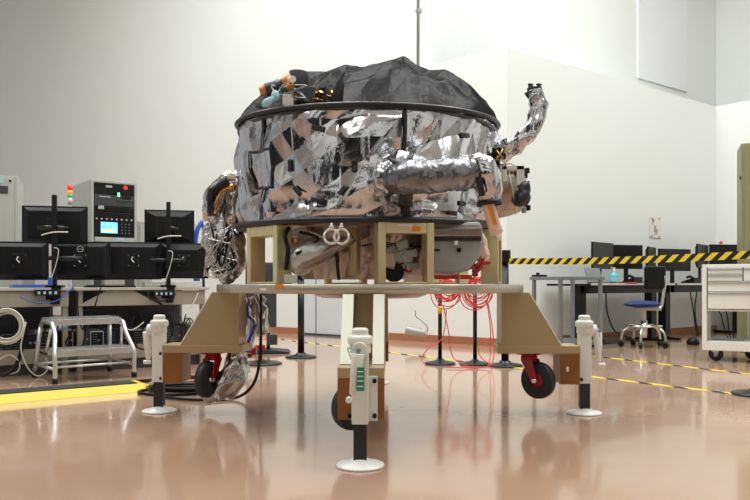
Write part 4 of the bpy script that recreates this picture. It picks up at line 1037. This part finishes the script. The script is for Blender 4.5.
# ------------------------------------------------------------------ right desks
PD = Pc-nR*.78; AR = math.atan2(dR.y,dR.x)
def dx_(px, d=0.): return on_line(PD+nR*d, dR, px)
def rdesk(pa, pb, label, ):
    A = dx_(pa); B = dx_(pb); L = (B-A).length; t = thing('desk', label, 'desk', (A.x,A.y,0), AR)
    b = MB(); b.box(0,L,0,.70,.775,.803); b.build('desk_top','black',t,.002)
    b = MB(); b.box(0,L,-.006,.0,.785,.812); b.build('edge_band','cream',t)
    b = MB(); b.box(.10,L-.10,.10,.16,.68,.775); b.build('beam','black',t)
    for x in (.08,L-.22):
        b = MB(); b.box(x,x+.12,.22,.34,.03,.775); b.box(x+.03,x+.09,.03,.66,0,.035); b.build('leg','black',t,.004)
    return t
rdesk(591,675,'black desk with the sanitizer bottle, left of the two right-hand desks')
rdesk(677,760,'black desk running behind the white tool cabinet')
def rmon(pa, pb, pyt, pyb, d, label, rz=AR, stand=True):
    p = dx_((pa+pb)/2, d); Y = p.y; phi = math.atan2(p.x,p.y); w_ = (pb-pa)/F*Y/ max(.5,(math.cos(rz)-math.sin(rz)*p.x/p.y)); z0 = zz(pyb,Y); h_ = zz(pyt,Y)-z0
    t = monitor('monitor', label, (p.x,p.y,0), rz+PI, w_, h_, screen_front=True, group='dark monitors on the right desks')
    for ch_ in t.children: ch_.location.z += z0
    b = MB(); b.box(-.03,.03,-.05,-.02,.812,z0+.1); b.box(-.11,.11,-.12,.09,.804,.815); b.build('stand','black',t,.003)
    return t
rmon(591,613,242.5,269,.40,'dark monitor at the left end of the right-hand desks',AR+.15)
rmon(613,642,245,269,.42,'dark monitor right of the leftmost, above the sanitizer bottle',AR-.35)
rmon(644,658,247,271,.38,'narrow looking angled dark monitor, left of the office chair back',AR+.30)
rmon(658,690,249,271,.40,'dark monitor directly behind the office chair back',AR-.25)
rmon(692,712,244.5,268,.36,'dark monitor left of the white cabinet top, tilted away',AR+.25)
rmon(709,738,244.5,268,.40,'dark monitor above the tool cabinet, beneath the red dot fixture',AR-.5)
def sd(px, d): p = dx_(px,d); return p
# sanitizer bottle
p = sd(614,.10); t = thing('sanitizer_bottle','turquoise pump bottle of hand sanitizer on the black desk','bottle',(p.x,p.y,.804))
b = MB(); b.lathe([(0,0),(.055,0),(.060,.01),(.060,.10),(.050,.125),(.022,.145),(.020,.155),(0,.155)],seg=32); b.build('bottle_body','teal',t)
b = MB(); b.cyl((0,0,.152),(0,0,.185),.016,16); b.cyl((0,0,.185),(0,0,.20),.007,10); b.cbox((-.012,0,.205),(.055,.018,.014)); b.build('pump','paper',t)
b = MB(); b.lathe([(.0606,.03),(.0606,.085)],seg=32); b.build('bottle_label','lblue',t)
def stuff(name,label,cat,px,d,fn,rz=AR,z=.804):
    p = sd(px,d); t = thing(name,label,cat,(p.x,p.y,z),rz); fn(t); return t
def phone(t):
    b = MB(); b.prism([(-.1,0),(.1,0),(.1,.03),(-.1,.09)],(0,0,0),(0,1,0),(0,0,1),(1,0,0),.20); b.build('phone_body','black',t,.004)
    b = MB(); b.tube([(-.08,.02,.09),(-.08,-.02,.11),(-.08,-.1,.07)],.018,10); b.build('handset','black',t)
stuff('desk_phone','black desk phone right of the sanitizer bottle','telephone',632,.2,phone)
stuff('desk_phone','black desk phone left of the white tool cabinet','telephone',691,.15,phone)
def mouse(t): b = MB(); b.blob((0,0,.02),(.035,.055,.022),.0005,1,24,16); b.build('mouse_body','grey',t)
stuff('computer_mouse','grey mouse on the desk beside the office chair back','mouse',645,.1,mouse)
def laptop(t):
    b = MB(); b.box(-.16,.16,-.11,.11,0,.02); b.build('laptop_base','dgrey',t,.003)
    b = MB(); b.cbox((0,.13,.11),(.32,.012,.2),0,-.3); b.build('laptop_lid','steel',t,.003)
stuff('laptop','small grey laptop on the desk left of the sanitizer bottle','laptop',602,.12,laptop)
def redp(t): b = MB(); b.box(-.12,.12,-.09,.09,0,.022); b.build('folder_body','red',t,.003)
stuff('red_folder','dark red folder lying under the left desk phone','folder',626,.08,redp)
cable('black cable drooping under the right desk beside its left leg', [Vector((*dx_(606,.1),.70)),Vector((*dx_(607,.1),.45)),Vector((*dx_(613,.1),.22)),Vector((*dx_(622,.15),.12)),Vector((*dx_(640,.2),.02))], .010,'black')
cable('black cable hanging under the desk left of the white tool cabinet', [Vector((*dx_(690,.15),.70)),Vector((*dx_(693,.1),.45)),Vector((*dx_(695,.1),.22)),Vector((*dx_(697,.05),.03))], .010,'black')
cable('second black cable hanging beside the desk edge, nearest the tool cabinet', [Vector((*dx_(697,.2),.70)),Vector((*dx_(695,.2),.45)),Vector((*dx_(696,.2),.22)),Vector((*dx_(699,.15),.03))], .010,'black')
# footrest and foot switch
stuff('foot_bar','dark brown bar on the floor under the left desk','foot bar',609,.35,lambda t:(lambda b:b.build('bar_body','dgrey',t,.01))(MB().box(-.18,.22,-.05,.05,0,.07)),z=0)
def caster_small(t):
    b = MB(); b.lathe([(0,0),(.07,0),(.085,.04),(.06,.08),(.03,.10),(0,.10)],seg=24); b.build('hub','black',t)
stuff('foot_pedal','round black foot pedal on the floor left of the tool cabinet','pedal',693,-.5,caster_small,z=0)
# office chair
p = fl(644,347); t = thing('office_chair','blue-seated lab chair with black backrest and chrome base','chair',(p.x,p.y,0),.25)
b = MB(); b.blob((-.03,0,.545),(.235,.20,.045),.002,1,48,24); b.build('seat','navy',t)
b = MB(); b.box(-.10,.20,-.08,.08,.465,.505); b.cyl((0,0,.30),(0,0,.47),.028,16); b.build('seat_mechanism','cream',t,.006)
b = MB(); b.cyl((0,0,.12),(0,0,.34),.04,18); b.build('gas_lift','chrome',t)
b = MB(); b.tube(crom([(.15,0,.48),(.24,0,.50),(.27,0,.62),(.30,0,.80),(.29,0,.90)],6),.022,12); b.build('back_stem','chrome',t)
b = MB(); mxb = Matrix.Translation((.20,0,.87)) @ Matrix.Rotation(-1.45,4,'Z'); b.box(-.03,.03,-.21,.12,-.14,.16,mxb); b.build('backrest','black',t,.028)
b = MB(); b.tube([(.21*math.cos(2*PI*i/40),.21*math.sin(2*PI*i/40),.27) for i in range(40)],.014,10,close=True); b.build('foot_ring','chrome',t)
for k in range(5):
    a = 2*PI*k/5+.2; c_, s_ = math.cos(a), math.sin(a)
    b = MB(); b.tube(crom([(0,0,.25),(.14*c_,.14*s_,.27),(.25*c_,.25*s_,.20),(.28*c_,.28*s_,.09)],6),.016,10); lg = b.build('leg','chrome',t)
    b = MB(); b.cyl((.28*c_-.02*s_,.28*s_+.02*c_,.035),(.28*c_+.02*s_,.28*s_-.02*c_,.035),.035,18); b.build('caster','black',lg)

# grey metal table near the wall
TA = at(560,300,7.8); t = thing('metal_table','narrow grey metal table against the wall under the hazard belt','table',(TA.x,TA.y,0),.42)
hT = zz(276.5,7.8)
b = MB(); b.box(0,.62,0,.55,hT-.035,hT); b.build('table_top','steel',t,.004)
for (x,y) in ((.03,.03),(.58,.03),(.03,.50),(.58,.50)):
    b = MB(); b.box(x-.018,x+.018,y-.018,y+.018,0,hT-.035); b.build('leg','steel',t,.003)
b = MB(); b.box(.03,.59,.02,.53,.14,.165); b.build('shelf','steel',t,.003)
b = MB(); b.box(0,.10,-.08,.08,0,.025); b.cyl((.03,0,.02),(.03,0,.05),.02,12); o = b.build('black_tool','black',None,.004,(TA.x-.16,TA.y+.46,hT),.4); tag(o,'small black hand tool lying on the left end of the metal table','tool')
b = MB(); b.box(-.02,.02,-.015,.015,0,hT+.03); o = b.build('white_post','white',None,.003,tuple(fl(526,341))); tag(o,'slim white post standing at the left end of the metal table','post')

# white tool cabinet
TC = fl(702,361); angc = -.16; angc = math.radians(-29)
t = thing('tool_cabinet','white rolling tool cabinet with drawers and open lower bay','tool cabinet',(TC.x,TC.y,0),angc)
hz = zz(264.5,TC.y); WT = 1.15; DT = .55
zd0 = zz(311,TC.y); zb0 = zz(341,TC.y); zb1 = zz(350,TC.y)
b = MB(); b.box(0,.045,0,DT,zb1,hz); b.box(WT-.045,WT,0,DT,zb1,hz); b.box(.045,WT-.045,0,DT,hz-.035,hz); b.box(.045,WT-.045,0,DT,zb1,zb0); b.box(.045,WT-.045,.02,DT,zd0,zd0+.02); b.box(.045,WT-.045,DT-.02,DT,zd0,hz-.035); b.box(.40,.46,DT-.1,DT,zb0,zd0); b.build('cabinet_shell','white',t,.004)
def drawer(x0,x1,z0,z1):
    b = MB(); b.box(x0,x1,-.004,.45,z0,z1); o = b.build('drawer','white',t,.002)
    b = MB(); b.prism([(-.020,0),(-.004,-.006),(-.004,.012),(-.020,.008)],((x0+x1)/2,0,z1-.014),(0,1,0),(0,0,1),(1,0,0),x1-x0); b.build('drawer_pull','alu',o)
zs = [zz(y,TC.y) for y in (268,274.5,281.5)]
drawer(.055,.375,zs[1]+.006,zs[0]); drawer(.055,.375,zs[2]+.006,zs[1]); drawer(.385,WT-.055,zs[2]+.006,zs[0])
z3 = zz(292,TC.y); drawer(.055,WT-.055,z3+.006,zs[2]); drawer(.055,WT-.055,zd0+.006+.02,z3)
for (x,y) in ((.12,.10),(.45,.42),(1.03,.10),(1.03,.45)):
    b = MB(); b.box(x-.035,x+.035,y-.03,y+.03,zb1-.02,zb1); 
    for s in (-1,1): b.prism([(-.02,zb1-.02),(.03,zb1-.02),(.015,.05),(-.01,.05)],(x,y+s*.026,0),(1,0,0),(0,0,1),(0,1,0),.005)
    cs = b.build('caster','chrome',t)
    b = MB(); b.lathe([(.0,-.02),(.068,-.02),(.072,0),(.068,.02),(0,.02)],seg=32,mx=Matrix.Translation((x+.005,y,.072)) @ Matrix.Rotation(PI/2,4,'X')); b.build('wheel','rubber',cs)
    b = MB(); b.cyl((x+.005,y-.03,.064),(x+.005,y+.03,.064),.018,14); b.build('wheel_hub','greycan',cs)
b = MB(); b.box(0,.30,0,.22,0,.02); o = b.build('metal_tray','steel',t,.003); o.location = (.08,.2,zb0+.001)
b = MB()
for i in range(3): b.tube(crom([(.12+.08*i,.3,zd0-.0),(.16+.06*i,.28,zd0-.05),(.22+.03*i,.3,zb0+.03),(.30,.3,zb0+.02)],6),.006,8)
b.build('cable','black',t)
# olive locker
c = at(741,300,8.4); t = thing('locker','tall olive metal locker behind the tool cabinet at the right edge','locker',(c.x,c.y,0),-.38)
hL = zz(143.5,8.4)
b = MB(); b.box(0,.95,.0,.5,0,hL); b.build('locker_shell','olive',t,.006)
b = MB(); b.box(.035,.46,-.014,0,.06,hL-.05); d = b.build('door','olive',t,.003)
b = MB(); b.box(-.012,.0,.0,.02,hL-.42,hL-.38); b.build('hinge','black',t)
# poster on right wall, fixture over the monitor
A = on_line(Pc,dR,655); p = A-nR*.012; zp = zz(227.5,p.y); t = thing('wall_notice','white notice with orange corner tabs taped to the right wall','notice',(p.x,p.y,zp),AR)
b = MB(); b.box(-.16,.16,0,.006,-.16,.16); b.build('sheet','paper',t)
b = MB(); b.box(-.05,.01,-.002,0,-.07,.03); b.box(-.03,.05,-.002,0,-.11,-.02); b.box(-.10,-.06,-.002,0,.04,.1); b.build('print_block','grey',t)
b = MB(); b.box(-.09,-.05,-.002,0,.09,.13); b.build('print_dark','dgrey',t)
b = MB(); 
for x in (-.10,.10):
    for z in (-.14,.14): b.box(x-.025,x+.025,-.003,0,z-.012,z+.012)
b.build('orange_tab','orange',t)
A = on_line(Pc,dR,722); A = ER+dF*.5; p = at(721,242,11.0); t = thing('wall_fixture','thin white wall bracket with a red dot above the desk monitors','bracket',(p.x,p.y,p.z),AR-.9)
b = MB(); b.box(-.09,.28,0,.03,-.006,.01); b.build('arm','white',t,.002)
b = MB(); b.cyl((0,-.02,-.01),(0,.02,-.01),.024,14); b.build('red_dot','redc',t)
